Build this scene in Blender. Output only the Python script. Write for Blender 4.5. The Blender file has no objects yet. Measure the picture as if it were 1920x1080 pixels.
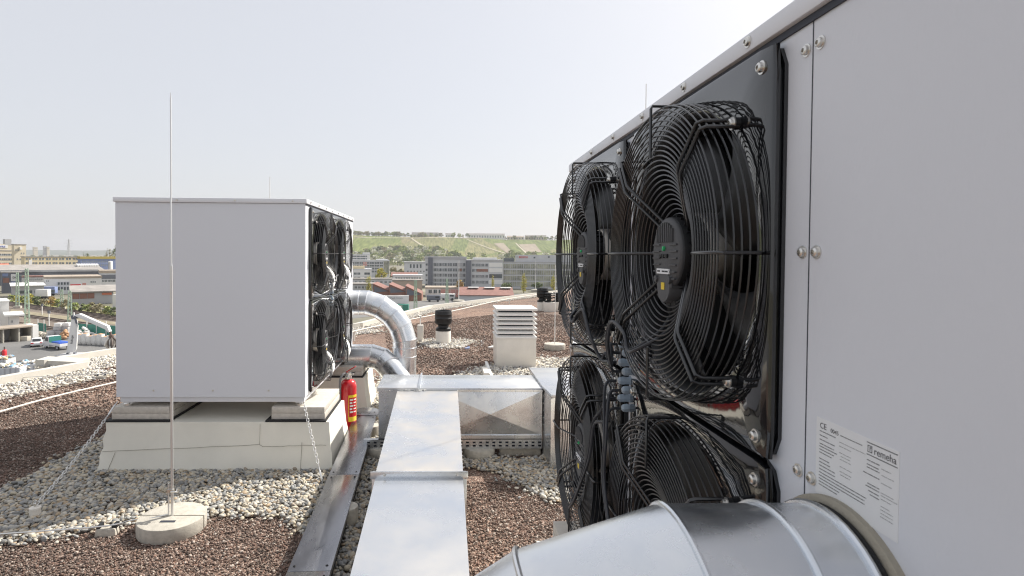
import bpy, bmesh, math, random
import numpy as np
from mathutils import Vector, Matrix

random.seed(7)
rng = np.random.default_rng(11)
PI = math.pi
sc = bpy.context.scene
COL = sc.collection

# ------------------------------------------------------------------ camera
F = 1060.0            # focal length in pixels of the 1920 px wide photograph
PX, PY = 864.0, 501.0  # principal point (the photograph is a shifted / cropped wide-angle view)
CAMZ = 1.78
EYE = Vector((0, 0, CAMZ))
YAW, PITCH, ROLL = math.radians(-1.57), math.radians(1.19), math.radians(0.40)
R = Matrix.Rotation(YAW, 3, 'Z') @ Matrix.Rotation(PI / 2 - PITCH, 3, 'X') @ Matrix.Rotation(ROLL, 3, 'Z')
cam_d = bpy.data.cameras.new("camera")
cam = bpy.data.objects.new("camera", cam_d)
COL.objects.link(cam)
cam.matrix_world = Matrix.Translation(EYE) @ R.to_4x4()
cam_d.sensor_width = 36.0
cam_d.lens = F / 1920 * 36
cam_d.shift_x = (960 - PX) / 1920
cam_d.shift_y = -(540 - PY) / 1920
cam_d.clip_start, cam_d.clip_end = 0.05, 20000
cam_d.dof.use_dof = True
cam_d.dof.focus_distance = 2.6
cam_d.dof.aperture_fstop = 8.0
sc.camera = cam

# ------------------------------------------------------------------ light
SUN_EL, SUN_AZ = math.radians(43), math.radians(53)      # azimuth from +Y towards +X
w = bpy.data.worlds.new("World"); sc.world = w; w.use_nodes = True
nt = w.node_tree
sky = nt.nodes.new("ShaderNodeTexSky"); sky.sky_type = 'NISHITA'; sky.sun_disc = False
sky.sun_elevation, sky.sun_rotation = SUN_EL, SUN_AZ
sky.altitude = 250; sky.air_density = 1.0; sky.dust_density = 4.0; sky.ozone_density = 1.2
veil = nt.nodes.new("ShaderNodeMix"); veil.data_type = 'RGBA'; veil.inputs[0].default_value = .74      # high thin haze whitens the whole sky
veil.inputs[7].default_value = (5.35, 5.36, 5.5, 1)
nt.links.new(sky.outputs[0], veil.inputs[6]); nt.links.new(veil.outputs[2], nt.nodes["Background"].inputs[0])
HAZE = 1.35e-4
nt.nodes["Background"].inputs[1].default_value = 0.11
sun_d = bpy.data.lights.new("sun", 'SUN'); sun_d.energy = 5.0; sun_d.angle = math.radians(0.6); sun_d.color = (1, .95, .87)
sun = bpy.data.objects.new("sun", sun_d); COL.objects.link(sun)
SUNDIR = Vector((math.sin(SUN_AZ) * math.cos(SUN_EL), math.cos(SUN_AZ) * math.cos(SUN_EL), math.sin(SUN_EL)))
sun.rotation_euler = SUNDIR.to_track_quat('Z', 'Y').to_euler()
sun.location = (20, 10, 30)
sc.cycles.filter_width = 1.1
sc.view_settings.view_transform = 'Standard'; sc.view_settings.look = 'None'
sc.view_settings.exposure = 0.52; sc.view_settings.gamma = 1.0

# ------------------------------------------------------------------ measuring helpers (rays of the survey camera meet real planes)
def ray(px, py): return (R @ Vector(((px - PX) / F, (PY - py) / F, -1))).normalized()
def on_z(px, py, z=0.0):
    d = ray(px, py); t = (z - CAMZ) / d.z; return EYE + d * t
def on_y(px, py, y):
    d = ray(px, py); return EYE + d * (y / d.y)
def on_x(px, py, x):
    d = ray(px, py); return EYE + d * (x / d.x)

# ------------------------------------------------------------------ materials
def _nodes(name):
    m = bpy.data.materials.new(name); m.use_nodes = True
    return m, m.node_tree.nodes, m.node_tree.links, m.node_tree.nodes["Principled BSDF"]
def c4(c): return (c[0], c[1], c[2], 1)
def mat(name, col, rough=.5, metal=0., var=0., vscale=3., bump=0., bscale=40., spec=.5, rvar=0., coat=0., stretch=(1, 1, 1), detail=5, tint=None):
    m, N, L, b = _nodes(name)
    b.inputs["Base Color"].default_value = c4(col); b.inputs["Roughness"].default_value = rough
    b.inputs["Metallic"].default_value = metal; b.inputs["Specular IOR Level"].default_value = spec
    b.inputs["Coat Weight"].default_value = coat
    if var or bump or rvar:
        tc = N.new("ShaderNodeTexCoord"); mp = N.new("ShaderNodeMapping"); mp.inputs["Scale"].default_value = stretch
        L.new(tc.outputs["Object"], mp.inputs[0])
    if var or rvar:
        n = N.new("ShaderNodeTexNoise"); n.inputs["Scale"].default_value = vscale; n.inputs["Detail"].default_value = detail
        n.inputs["Roughness"].default_value = .6
        L.new(mp.outputs[0], n.inputs["Vector"])
    if var:
        r = N.new("ShaderNodeValToRGB"); e = r.color_ramp.elements
        e[0].position, e[1].position = .32, .68
        t2 = tint if tint else [min(1, k * (1 + var)) for k in col]
        e[0].color = c4([k * (1 - var) for k in col]); e[1].color = c4(t2)
        L.new(n.outputs["Fac"], r.inputs[0]); L.new(r.outputs[0], b.inputs["Base Color"])
    if rvar:
        q = N.new("ShaderNodeMapRange"); q.inputs[1].default_value, q.inputs[2].default_value = .3, .7
        q.inputs[3].default_value, q.inputs[4].default_value = max(.03, rough - rvar), rough + rvar
        L.new(n.outputs["Fac"], q.inputs[0]); L.new(q.outputs[0], b.inputs["Roughness"])
    if bump:
        n2 = N.new("ShaderNodeTexNoise"); n2.inputs["Scale"].default_value = bscale; n2.inputs["Detail"].default_value = 3
        L.new(mp.outputs[0], n2.inputs["Vector"])
        bp = N.new("ShaderNodeBump"); bp.inputs["Strength"].default_value = bump; bp.inputs["Distance"].default_value = .01
        L.new(n2.outputs["Fac"], bp.inputs["Height"]); L.new(bp.outputs[0], b.inputs["Normal"])
    return m
def island_mat(name, cols, rough=.7, spec=.3, big=0., translucent=0.):
    """each loose stone / leaf takes its own colour from the list"""
    m, N, L, b = _nodes(name)
    b.inputs["Roughness"].default_value = rough; b.inputs["Specular IOR Level"].default_value = spec
    g = N.new("ShaderNodeNewGeometry"); r = N.new("ShaderNodeValToRGB"); r.color_ramp.interpolation = 'CONSTANT'
    e = r.color_ramp.elements
    for k, c in enumerate(cols):
        p = k / len(cols)
        el = e[k] if k < 2 else e.new(p)
        el.position = p; el.color = c4(c)
    L.new(g.outputs["Random Per Island"], r.inputs[0])
    out = r.outputs[0]
    if big:
        tc = N.new("ShaderNodeTexCoord"); n = N.new("ShaderNodeTexNoise"); n.inputs["Scale"].default_value = big; n.inputs["Detail"].default_value = 4
        L.new(tc.outputs["Object"], n.inputs["Vector"])
        mx = N.new("ShaderNodeMix"); mx.data_type = 'RGBA'; mx.blend_type = 'MULTIPLY'; mx.inputs[0].default_value = .8
        r2 = N.new("ShaderNodeValToRGB"); r2.color_ramp.elements[0].color = (.6, .58, .56, 1); r2.color_ramp.elements[1].color = (1.2, 1.15, 1.1, 1)
        r2.color_ramp.elements[0].position = .35; r2.color_ramp.elements[1].position = .65
        L.new(n.outputs["Fac"], r2.inputs[0]); L.new(out, mx.inputs[6]); L.new(r2.outputs[0], mx.inputs[7]); out = mx.outputs[2]
    L.new(out, b.inputs["Base Color"])
    return m
def stone_bed(name, cols, scale, big=.35, bump=.6, tint=None):
    """a ground sheet of packed stones: voronoi cells of random colour"""
    m, N, L, b = _nodes(name)
    b.inputs["Roughness"].default_value = .85; b.inputs["Specular IOR Level"].default_value = .2
    tc = N.new("ShaderNodeTexCoord")
    v = N.new("ShaderNodeTexVoronoi"); v.inputs["Scale"].default_value = scale
    L.new(tc.outputs["Object"], v.inputs["Vector"])
    sp = N.new("ShaderNodeSeparateColor"); L.new(v.outputs["Color"], sp.inputs[0])
    r = N.new("ShaderNodeValToRGB"); r.color_ramp.interpolation = 'CONSTANT'; e = r.color_ramp.elements
    for k, c in enumerate(cols):
        p = k / len(cols); el = e[k] if k < 2 else e.new(p); el.position = p; el.color = c4(c)
    L.new(sp.outputs[0], r.inputs[0])
    n = N.new("ShaderNodeTexNoise"); n.inputs["Scale"].default_value = big; n.inputs["Detail"].default_value = 6; n.inputs["Roughness"].default_value = .65
    L.new(tc.outputs["Object"], n.inputs["Vector"])
    r2 = N.new("ShaderNodeValToRGB"); r2.color_ramp.elements[0].position = .36; r2.color_ramp.elements[1].position = .66
    r2.color_ramp.elements[0].color = (.75, .72, .70, 1); r2.color_ramp.elements[1].color = c4(tint or (1.2, 1.12, 1.05))
    L.new(n.outputs["Fac"], r2.inputs[0])
    mx = N.new("ShaderNodeMix"); mx.data_type = 'RGBA'; mx.blend_type = 'MULTIPLY'; mx.inputs[0].default_value = 1
    L.new(r.outputs[0], mx.inputs[6]); L.new(r2.outputs[0], mx.inputs[7]); L.new(mx.outputs[2], b.inputs["Base Color"])
    bp = N.new("ShaderNodeBump"); bp.inputs["Strength"].default_value = bump; bp.inputs["Distance"].default_value = .02; bp.invert = True
    L.new(v.outputs["Distance"], bp.inputs["Height"]); L.new(bp.outputs[0], b.inputs["Normal"])
    return m

LAVA = [(0.14, 0.104, 0.088), (0.214, 0.156, 0.132), (0.112, 0.089, 0.077), (0.266, 0.206, 0.175), (0.177, 0.132, 0.112), (0.093, 0.075, 0.067), (0.349, 0.288, 0.251), (0.19, 0.129, 0.105), (0.244, 0.182, 0.155), (0.149, 0.121, 0.106), (0.457, 0.409, 0.366), (0.219, 0.145, 0.118)]
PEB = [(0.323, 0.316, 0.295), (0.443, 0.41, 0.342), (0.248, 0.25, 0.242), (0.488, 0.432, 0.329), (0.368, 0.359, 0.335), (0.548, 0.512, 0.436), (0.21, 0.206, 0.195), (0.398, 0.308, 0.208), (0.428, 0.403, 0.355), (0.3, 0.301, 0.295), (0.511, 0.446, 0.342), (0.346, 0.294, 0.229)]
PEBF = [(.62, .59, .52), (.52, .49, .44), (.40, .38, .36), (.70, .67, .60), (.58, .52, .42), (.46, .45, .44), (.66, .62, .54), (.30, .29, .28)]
M = dict(
    paint=mat("pale grey powder coat", (.68, .70, .745), .34, var=.012, vscale=.8, bump=.06, bscale=240, rvar=.05, stretch=(1, 1, .3), detail=2),
    paintrim=mat("pale grey lid coat", (.72, .735, .77), .4),
    gap=mat("dark seam gap", (.03, .035, .05), .6),
    gloss=mat("glossy black plate", (.006, .0065, .008), .045, spec=.75, coat=.35, rvar=.02, vscale=4, bump=.02, bscale=3, stretch=(1, 5, .6)),
    wire=mat("black coated wire", (.007, .0075, .009), .3, spec=.9),
    plastic=mat("matt black plastic", (.009, .0095, .011), .5),
    motor=mat("dark grey motor casting", (.075, .076, .08), .55, bump=.1, bscale=200),
    blade=mat("black fan blade", (.009, .0095, .011), .38),
    coil=mat("dark coil fins", (.006, .006, .007), .7),
    alu=mat("bare aluminium", (.66, .62, .56), .4, 1.0),
    steel=mat("zinc plated bolt", (.72, .70, .66), .28, 1.0),
    zinc=mat("galvanised sheet", (.72, .76, .81), .27, .93, var=.06, vscale=5, rvar=.09, bump=.02, bscale=2.5, tint=(.84, .85, .85)),
    zinct=mat("weathered zinc lid", (.60, .645, .71), .30, .8, var=.05, vscale=1.7, rvar=.1, bump=.015, bscale=2, tint=(.73, .715, .69)),
    zincp=mat("weathered zinc lid with peach blotches", (.60, .645, .71), .30, .75, var=.05, vscale=2.6, rvar=.1, bump=.015, bscale=2, tint=(.74, .69, .62), detail=3),  # noise blotches of a peach tint over the zinc colour
    zincd=mat("dark zinc tray lid", (.30, .305, .325), .27, .9, var=.22, vscale=3, rvar=.12, stretch=(3, .6, 1)),
    rubber=mat("black rubber mat", (.015, .015, .016), .8),
    membrane=mat("cream roof membrane", (.78, .755, .67), .55, var=.06, vscale=2, bump=.12, bscale=7),
    crease=mat("membrane weld seam", (.36, .335, .28), .7),
    slab=mat("cream concrete slab", (.56, .52, .46), .85, var=.10, vscale=30, bump=.25, bscale=160),
    concrete=mat("cast concrete", (.47, .44, .38), .9, var=.14, vscale=26, bump=.4, bscale=150),
    white=mat("white painted metal", (.80, .79, .76), .45, var=.03, vscale=8),
    cream=mat("cream painted metal", (.74, .70, .63), .5, var=.05, vscale=5),
    chain=mat("galvanised chain", (.70, .70, .69), .35, .7),
    redp=mat("red extinguisher paint", (.55, .012, .02), .22, coat=.5),
    yellow=mat("yellow label", (.80, .58, .03), .5),
    gland=mat("pale blue grey gland", (.36, .43, .50), .4),
    paper=mat("white label film", (.76, .77, .78), .4),
    ink=mat("black ink", (.02, .02, .025), .6),
    led=mat("green lens", (.04, .45, .16), .2),
    cable=mat("grey black cable", (.03, .032, .038), .45),
    lava=stone_bed("lava gravel bed", LAVA, 85, big=.45, tint=(1.35, 1.18, 1.05)),
    lavag=island_mat("lava gravel grains", LAVA, .9, .2, big=.9),
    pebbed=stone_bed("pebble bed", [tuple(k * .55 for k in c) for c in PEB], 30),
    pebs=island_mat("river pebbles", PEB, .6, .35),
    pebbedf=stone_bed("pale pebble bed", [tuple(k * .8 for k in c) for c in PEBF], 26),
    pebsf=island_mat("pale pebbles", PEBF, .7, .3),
)

# ------------------------------------------------------------------ mesh helpers
class MB:
    def __init__(s): s.v, s.f, s.m = [], [], []
    def add(s, vs, fs, mi=0):
        o = len(s.v); s.v += [tuple(v) for v in vs]; s.f += [tuple(i + o for i in f) for f in fs]; s.m += [mi] * len(fs); return s
    def box(s, x0, x1, y0, y1, z0, z1, mi=0):
        v = [(x, y, z) for z in (z0, z1) for y in (y0, y1) for x in (x0, x1)]
        return s.add(v, [(0, 2, 3, 1), (4, 5, 7, 6), (0, 1, 5, 4), (2, 6, 7, 3), (0, 4, 6, 2), (1, 3, 7, 5)], mi)
    def obox(s, c, size, rot=None, mi=0):
        rot = rot or Matrix.Identity(3); c = Vector(c); h = Vector(size) / 2
        v = [c + rot @ Vector((x * h.x, y * h.y, z * h.z)) for z in (-1, 1) for y in (-1, 1) for x in (-1, 1)]
        return s.add(v, [(0, 2, 3, 1), (4, 5, 7, 6), (0, 1, 5, 4), (2, 6, 7, 3), (0, 4, 6, 2), (1, 3, 7, 5)], mi)
    def beam(s, p0, p1, wd, ht, mi=0, up=(0, 0, 1)):
        p0, p1 = Vector(p0), Vector(p1); d = p1 - p0; L = d.length; d.normalize(); u = Vector(up)
        if abs(d.dot(u)) > .98: u = Vector((0, 1, 0))
        x = d.cross(u).normalized(); z = x.cross(d)
        return s.obox((p0 + p1) / 2, (wd, L, ht), Matrix((x, d, z)).transposed(), mi)
    def tube(s, pts, r, n=8, closed=False, mi=0, caps=True):
        P = [Vector(p) for p in pts]; k = len(P); rr = r if isinstance(r, (list, tuple)) else [r] * k
        T = []
        for i in range(k):
            a = P[i - 1] if (i or closed) else P[i]; b = P[(i + 1) % k] if (i < k - 1 or closed) else P[i]
            T.append((b - a).normalized())
        u = T[0].orthogonal().normalized(); vs = []
        for i in range(k):
            u = (u - T[i] * u.dot(T[i])).normalized(); q = T[i].cross(u)
            vs += [P[i] + (u * math.cos(2 * PI * j / n) + q * math.sin(2 * PI * j / n)) * rr[i] for j in range(n)]
        fs = []
        for i in range(k if closed else k - 1):
            a, b = i * n, ((i + 1) % k) * n
            fs += [(a + j, a + (j + 1) % n, b + (j + 1) % n, b + j) for j in range(n)]
        if caps and not closed: fs += [tuple(range(n))[::-1], tuple(range((k - 1) * n, k * n))]
        return s.add(vs, fs, mi)
    def cyl(s, p0, p1, r0, r1=None, n=20, mi=0, caps=True): return s.tube([p0, p1], [r0, r0 if r1 is None else r1], n, mi=mi, caps=caps)
    def lathe(s, prof, n=32, org=(0, 0, 0), ax='Z', mi=0, a0=0, a1=2 * PI):
        """prof: (radius, height) pairs"""
        org = Vector(org); full = abs(a1 - a0 - 2 * PI) < 1e-6; cnt = n if full else n + 1; vs = []
        for r, h in prof:
            for j in range(cnt):
                a = a0 + (a1 - a0) * j / n; c, q = r * math.cos(a), r * math.sin(a)
                vs.append(org + (Vector((c, q, h)) if ax == 'Z' else Vector((h, c, q)) if ax == 'X' else Vector((q, h, c))))
        fs = []
        for i in range(len(prof) - 1):
            for j in range(n if full else n):
                j2 = (j + 1) % cnt; fs.append((i * cnt + j, i * cnt + j2, (i + 1) * cnt + j2, (i + 1) * cnt + j))
        return s.add(vs, fs, mi)
    def poly(s, pts, z0, z1, mi=0):
        k = len(pts); v = [(p[0], p[1], z0) for p in pts] + [(p[0], p[1], z1) for p in pts]
        return s.add(v, [tuple(range(k))[::-1], tuple(range(k, 2 * k))] + [(i, (i + 1) % k, (i + 1) % k + k, i + k) for i in range(k)], mi)
    def prism(s, prof, a, b, mi=0):
        """profile given as 3-D points, swept from offset a to offset b"""
        a, b = Vector(a), Vector(b); k = len(prof); v = [Vector(p) + a for p in prof] + [Vector(p) + b for p in prof]
        return s.add(v, [tuple(range(k))[::-1], tuple(range(k, 2 * k))] + [(i, (i + 1) % k, (i + 1) % k + k, i + k) for i in range(k)], mi)
    def build(s, name, mats, parent=None, smooth=False, bevel=0., seg=2, loc=None):
        me = bpy.data.meshes.new(name)
        me.from_pydata([tuple(v) for v in s.v], [], s.f)
        for m in (mats if isinstance(mats, (list, tuple)) else [mats]): me.materials.append(m)
        if len(set(s.m)) > 1: me.polygons.foreach_set("material_index", s.m)
        bm = bmesh.new(); bm.from_mesh(me)
        bmesh.ops.recalc_face_normals(bm, faces=bm.faces)
        if bevel:
            ed = [e for e in bm.edges if len(e.link_faces) == 2 and e.calc_face_angle(0) > .5]
            bmesh.ops.bevel(bm, geom=ed, offset=bevel, segments=seg, profile=.5, affect='EDGES', clamp_overlap=True)
        bm.to_mesh(me); bm.free()
        if smooth or bevel:
            me.polygons.foreach_set("use_smooth", [True] * len(me.polygons)); me.set_sharp_from_angle(angle=math.radians(40))
        o = bpy.data.objects.new(name, me); COL.objects.link(o)
        if parent: o.parent = parent
        if loc: o.location = loc
        return o
def tag(o, label=None, cat=None, group=None, kind=None):
    if label: o['label'] = label
    if cat: o['category'] = cat
    if group: o['group'] = group
    if kind: o['kind'] = kind
    return o
def thing(name, label, cat, loc=(0, 0, 0), rotz=0., group=None):
    o = bpy.data.objects.new(name, None); COL.objects.link(o); o.empty_display_size = .2
    o.location = loc; o.rotation_euler = (0, 0, rotz); return tag(o, label, cat, group)
def dup(root, parent=None):
    r = root.copy(); COL.objects.link(r)
    if parent: r.parent = parent
    for ch in list(root.children): dup(ch, r)
    return r
def raw_mesh(name, V, Fc, mats, parent=None, smooth=False):
    me = bpy.data.meshes.new(name); V = np.asarray(V, np.float32); Fc = np.asarray(Fc, np.int32); k = Fc.shape[1]
    me.vertices.add(len(V)); me.vertices.foreach_set("co", V.ravel())
    me.loops.add(Fc.size); me.loops.foreach_set("vertex_index", Fc.ravel())
    me.polygons.add(len(Fc)); me.polygons.foreach_set("loop_start", np.arange(0, Fc.size, k, dtype=np.int32)); me.polygons.foreach_set("loop_total", np.full(len(Fc), k, np.int32))
    me.update(calc_edges=True); me.validate()
    for m in (mats if isinstance(mats, (list, tuple)) else [mats]): me.materials.append(m)
    if smooth: me.polygons.foreach_set("use_smooth", [True] * len(me.polygons))
    o = bpy.data.objects.new(name, me); COL.objects.link(o)
    if parent: o.parent = parent
    return o
def ico(sub):
    bm = bmesh.new(); bmesh.ops.create_icosphere(bm, subdivisions=sub, radius=1); bm.verts.ensure_lookup_table()
    V = np.array([v.co[:] for v in bm.verts]); Fc = np.array([[v.index for v in f.verts] for f in bm.faces]); bm.free(); return V, Fc
def stones(pos, rad, sub, flat=(.45, .8), jit=.12):
    """numpy batch of rounded stones at pos (n,3) with radii rad"""
    V0, F0 = ico(sub); n, k = len(pos), len(V0)
    a = rng.uniform(0, 2 * PI, n); c, s = np.cos(a), np.sin(a)
    S = np.stack([rad * rng.uniform(.85, 1.3, n), rad * rng.uniform(.65, 1.0, n), rad * rng.uniform(*flat, n)], 1)
    V = V0[None] * S[:, None] * (1 + rng.uniform(-jit, jit, (n, k, 1)))
    t = rng.normal(0, .28, (n, 1)); V[:, :, 2] += V[:, :, 0] * t
    X = V[:, :, 0] * c[:, None] - V[:, :, 1] * s[:, None]; Y = V[:, :, 0] * s[:, None] + V[:, :, 1] * c[:, None]
    P = np.stack([X, Y, V[:, :, 2]], 2) + pos[:, None]
    return P.reshape(-1, 3), (F0[None] + (np.arange(n) * k)[:, None, None]).reshape(-1, 3)
def inside(poly, x, y):
    r = np.zeros(len(x), bool); k = len(poly)
    for i in range(k):
        x0, y0 = poly[i][:2]; x1, y1 = poly[(i + 1) % k][:2]
        if y0 == y1: continue
        r ^= ((y0 > y) != (y1 > y)) & (x < (x1 - x0) * (y - y0) / (y1 - y0) + x0)
    return r
def scatter(polys, dens, holes=()):
    out = []
    for p in polys:
        xs, ys = [q[0] for q in p], [q[1] for q in p]; A = (max(xs) - min(xs)) * (max(ys) - min(ys)); n = int(A * dens)
        x, y = rng.uniform(min(xs), max(xs), n), rng.uniform(min(ys), max(ys), n); k = inside(p, x, y)
        for h in holes: k &= ~inside(h, x, y)
        out.append(np.stack([x[k], y[k]], 1))
    return np.concatenate(out)
def spline(pts, n=8):
    P = [Vector(p) for p in pts]; P = [P[0] * 2 - P[1]] + P + [P[-1] * 2 - P[-2]]; out = []
    for i in range(1, len(P) - 2):
        a, b, c, d = P[i - 1:i + 3]
        for k in range(n):
            t = k / n
            out.append(.5 * ((2 * b) + (c - a) * t + (2 * a - 5 * b + 4 * c - d) * t * t + (3 * b - a - 3 * c + d) * t ** 3))
    return out + [P[-2]]
def text(body, size, m, parent, org, right, up, name="lettering", extr=.0006, align='LEFT', sx=1.0):
    cu = bpy.data.curves.new("t", 'FONT'); cu.body = body; cu.size = size; cu.extrude = extr; cu.align_x = align; cu.resolution_u = 3
    t = bpy.data.objects.new("t", cu); COL.objects.link(t); dg = bpy.context.evaluated_depsgraph_get(); dg.update()
    me = bpy.data.meshes.new_from_object(t.evaluated_get(dg)); bpy.data.objects.remove(t)
    r, u = Vector(right).normalized(), Vector(up).normalized(); nrm = r.cross(u)
    mx = Matrix((r * sx, u, nrm)).transposed().to_4x4(); mx.translation = Vector(org)
    me.transform(mx); me.materials.clear(); me.materials.append(m); me.name = name
    o = bpy.data.objects.new(name, me); COL.objects.link(o); o.parent = parent; return o

# ================================================================== SETTING: our roof
G = -15.0
edge_px = [(-260, 752), (-20, 708), (146, 679), (66, 675), (221, 651), (665, 606), (800, 573), (1030, 546), (1110, 536)]
EDGE = [on_z(x, y, .10) for x, y in edge_px]
edge2 = [(p.x, p.y) for p in EDGE]
roof_poly = [(edge2[0][0] - 2, edge2[0][1] - 5), ] + edge2 + [(22, edge2[-1][1] + 6), (22, -4), (edge2[0][0] - 2, -4)]
# the roof is one thick sheet whose sides drop to the street
tag(MB().poly(roof_poly, G, 0).build("roof", [M['lava']]), kind='structure')
def strip(line, wd, z0, z1, side=1):
    mb = MB()
    for a, b in zip(line[:-1], line[1:]):
        a, b = Vector((a[0], a[1], 0)), Vector((b[0], b[1], 0)); d = (b - a).normalized(); q = Vector((d.y, -d.x, 0)) * wd
        mb.add([a + Vector((0, 0, z0)), b + Vector((0, 0, z0)), b + q + Vector((0, 0, z0)), a + q + Vector((0, 0, z0)),
                a + Vector((0, 0, z1 - .02)), b + Vector((0, 0, z1 - .02)), b + q + Vector((0, 0, z1)), a + q + Vector((0, 0, z1))],
               [(3, 2, 1, 0), (4, 5, 6, 7), (0, 1, 5, 4), (1, 2, 6, 5), (2, 3, 7, 6), (3, 0, 4, 7)])
    return mb
M['cap'] = mat("parapet cap sheet", (.62, .59, .53), .5, var=.05, vscale=2)
par = tag(strip(edge2, .22, -.3, .12).build("parapet", M['cap']), "low pale sheet metal capped parapet along the far edge of the gravel roof", "parapet")

# pebble zones (metres on the roof)
near_peb = [(-3.30, 3.35), (-2.5, 3.50), (-1.75, 3.85), (-1.1, 3.80), (-.86, 3.55), (-.72, 3.5), (-.55, 6.6), (-.9, 6.2), (-.95, 4.63), (-2.75, 4.63), (-2.80, 6.2), (-3.25, 6.0)]
mid_peb = [(-.66, 2.6), (-.36, 2.6), (-.36, 4.9), (-.8, 6.0)]
mid2_peb = [(.10, 4.78), (.45, 4.55), (.62, 4.25), (.80, 4.02), (1.0, 3.98), (1.0, 4.9), (.1, 4.9)]
back_peb = [(-.9, 6.0), (-.55, 5.4), (-.50, 8.6), (-.95, 8.6)]
vent_peb = [(.25, 7.6), (2.6, 7.8), (2.4, 9.6), (1.55, 9.8), (.8, 9.2), (.1, 8.3)]
round_vent = [(.02 + .52 * math.cos(t) * (1 + .3 * math.sin(3 * t)), 11.3 + .8 * math.sin(t) * (1 + .3 * math.cos(2 * t))) for t in np.linspace(0, 2 * PI, 16)[:-1]]
far_vents = [(2.0, 10.9), (2.6, 10.6), (3.4, 12.4), (2.5, 12.6)]
def edge_zone(i0, i1, a, b):
    pts, rev = [], []
    for p, q in zip(edge2[i0:i1], edge2[i0 + 1:i1 + 1]):
        d = (Vector(q) - Vector(p)).normalized(); nrm = Vector((d.y, -d.x))
        pts += [Vector(p) + nrm * a, Vector(q) + nrm * a]; rev += [Vector(p) + nrm * b, Vector(q) + nrm * b]
    return [tuple(p) for p in pts + rev[::-1]]
strip_a = edge_zone(0, 2, .22, 1.0); strip_b = edge_zone(3, 5, .22, 1.15); strip_c = edge_zone(5, 7, .22, .62)
jog = [edge2[2], edge2[3], edge2[4], tuple(on_z(225, 672)[:2]), tuple(on_z(150, 695)[:2])]
def sheet(name, polys, z, m):
    mb = MB()
    for k, p in enumerate(polys): mb.add([(q[0], q[1], z + .0007 * k) for q in p], [tuple(range(len(p)))])
    return tag(mb.build(name, m), kind='structure')
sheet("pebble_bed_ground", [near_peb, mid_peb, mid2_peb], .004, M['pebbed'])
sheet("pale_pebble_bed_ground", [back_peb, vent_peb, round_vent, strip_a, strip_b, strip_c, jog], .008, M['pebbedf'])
pl_hole = [(-2.74, 4.65), (-.96, 4.65), (-.96, 5.35), (-2.74, 5.35)]
def pebble_cloud(name, polys, dens, r0, r1, sub, m, zmax, label, holes=(), feather=.1):
    P = scatter(polys, dens, holes); n = len(P); P = P + rng.normal(0, feather, P.shape) * (rng.random((n, 1)) < .35)
    rad = rng.uniform(r0, r1, n) * rng.choice([.75, 1, 1, 1.25], n)
    z = rng.uniform(0.2, 1, n) * zmax
    V, Fc = stones(np.column_stack([P, z]), rad, sub)
    return tag(raw_mesh(name, V, Fc, m, smooth=True), label, "pebbles", kind='stuff')
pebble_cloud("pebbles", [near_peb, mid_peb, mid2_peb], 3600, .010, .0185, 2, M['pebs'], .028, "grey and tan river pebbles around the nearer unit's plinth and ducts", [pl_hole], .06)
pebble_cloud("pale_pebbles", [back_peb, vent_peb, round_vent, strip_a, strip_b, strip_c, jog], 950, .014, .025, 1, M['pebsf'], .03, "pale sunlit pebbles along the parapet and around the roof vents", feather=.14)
# loose lava grains
view_near = [(-3.6, 3.2), (-1.55, 2.75), (.75, 2.75), (1.1, 4.4), (.1, 4.4), (-.6, 5), (-.8, 4), (-1.5, 4.1), (-3.0, 4.2), (-3.4, 6.6), (-5.9, 6.6)]
P = scatter([view_near], 7500); n = len(P)
V, Fc = stones(np.column_stack([P, rng.uniform(0, .008, n)]), rng.uniform(.003, .007, n) * rng.choice([.8, 1, 1, 1.6], n), 1, (.5, .9), .25)
tag(raw_mesh("lava_gravel", V, Fc, M['lavag']), "red brown crushed lava gravel covering the roof in front", "gravel", kind='stuff')
P = scatter([[(-6.4, 6.3), (-3.1, 6.3), (-3.0, 11), (-5.9, 10.4)], [(-.6, 6.8), (2.6, 6.8), (4.0, 16), (2.5, 18), (-1.5, 14)]], 800); n = len(P)
V, Fc = stones(np.column_stack([P, rng.uniform(0, .012, n)]), rng.uniform(.007, .017, n), 1, (.5, .9), .25)
tag(raw_mesh("coarse_lava_gravel", V, Fc, M['lavag']), "coarser red brown lava gravel covering the roof farther off", "gravel", kind='stuff')
for (x, y, r_, m_) in [(-3.5, 3.9, .03, 0), (-1.3, 3.3, .022, 1), (-.3, 3.0, .02, 0), (.35, 3.6, .022, 1)]: pass

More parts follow.
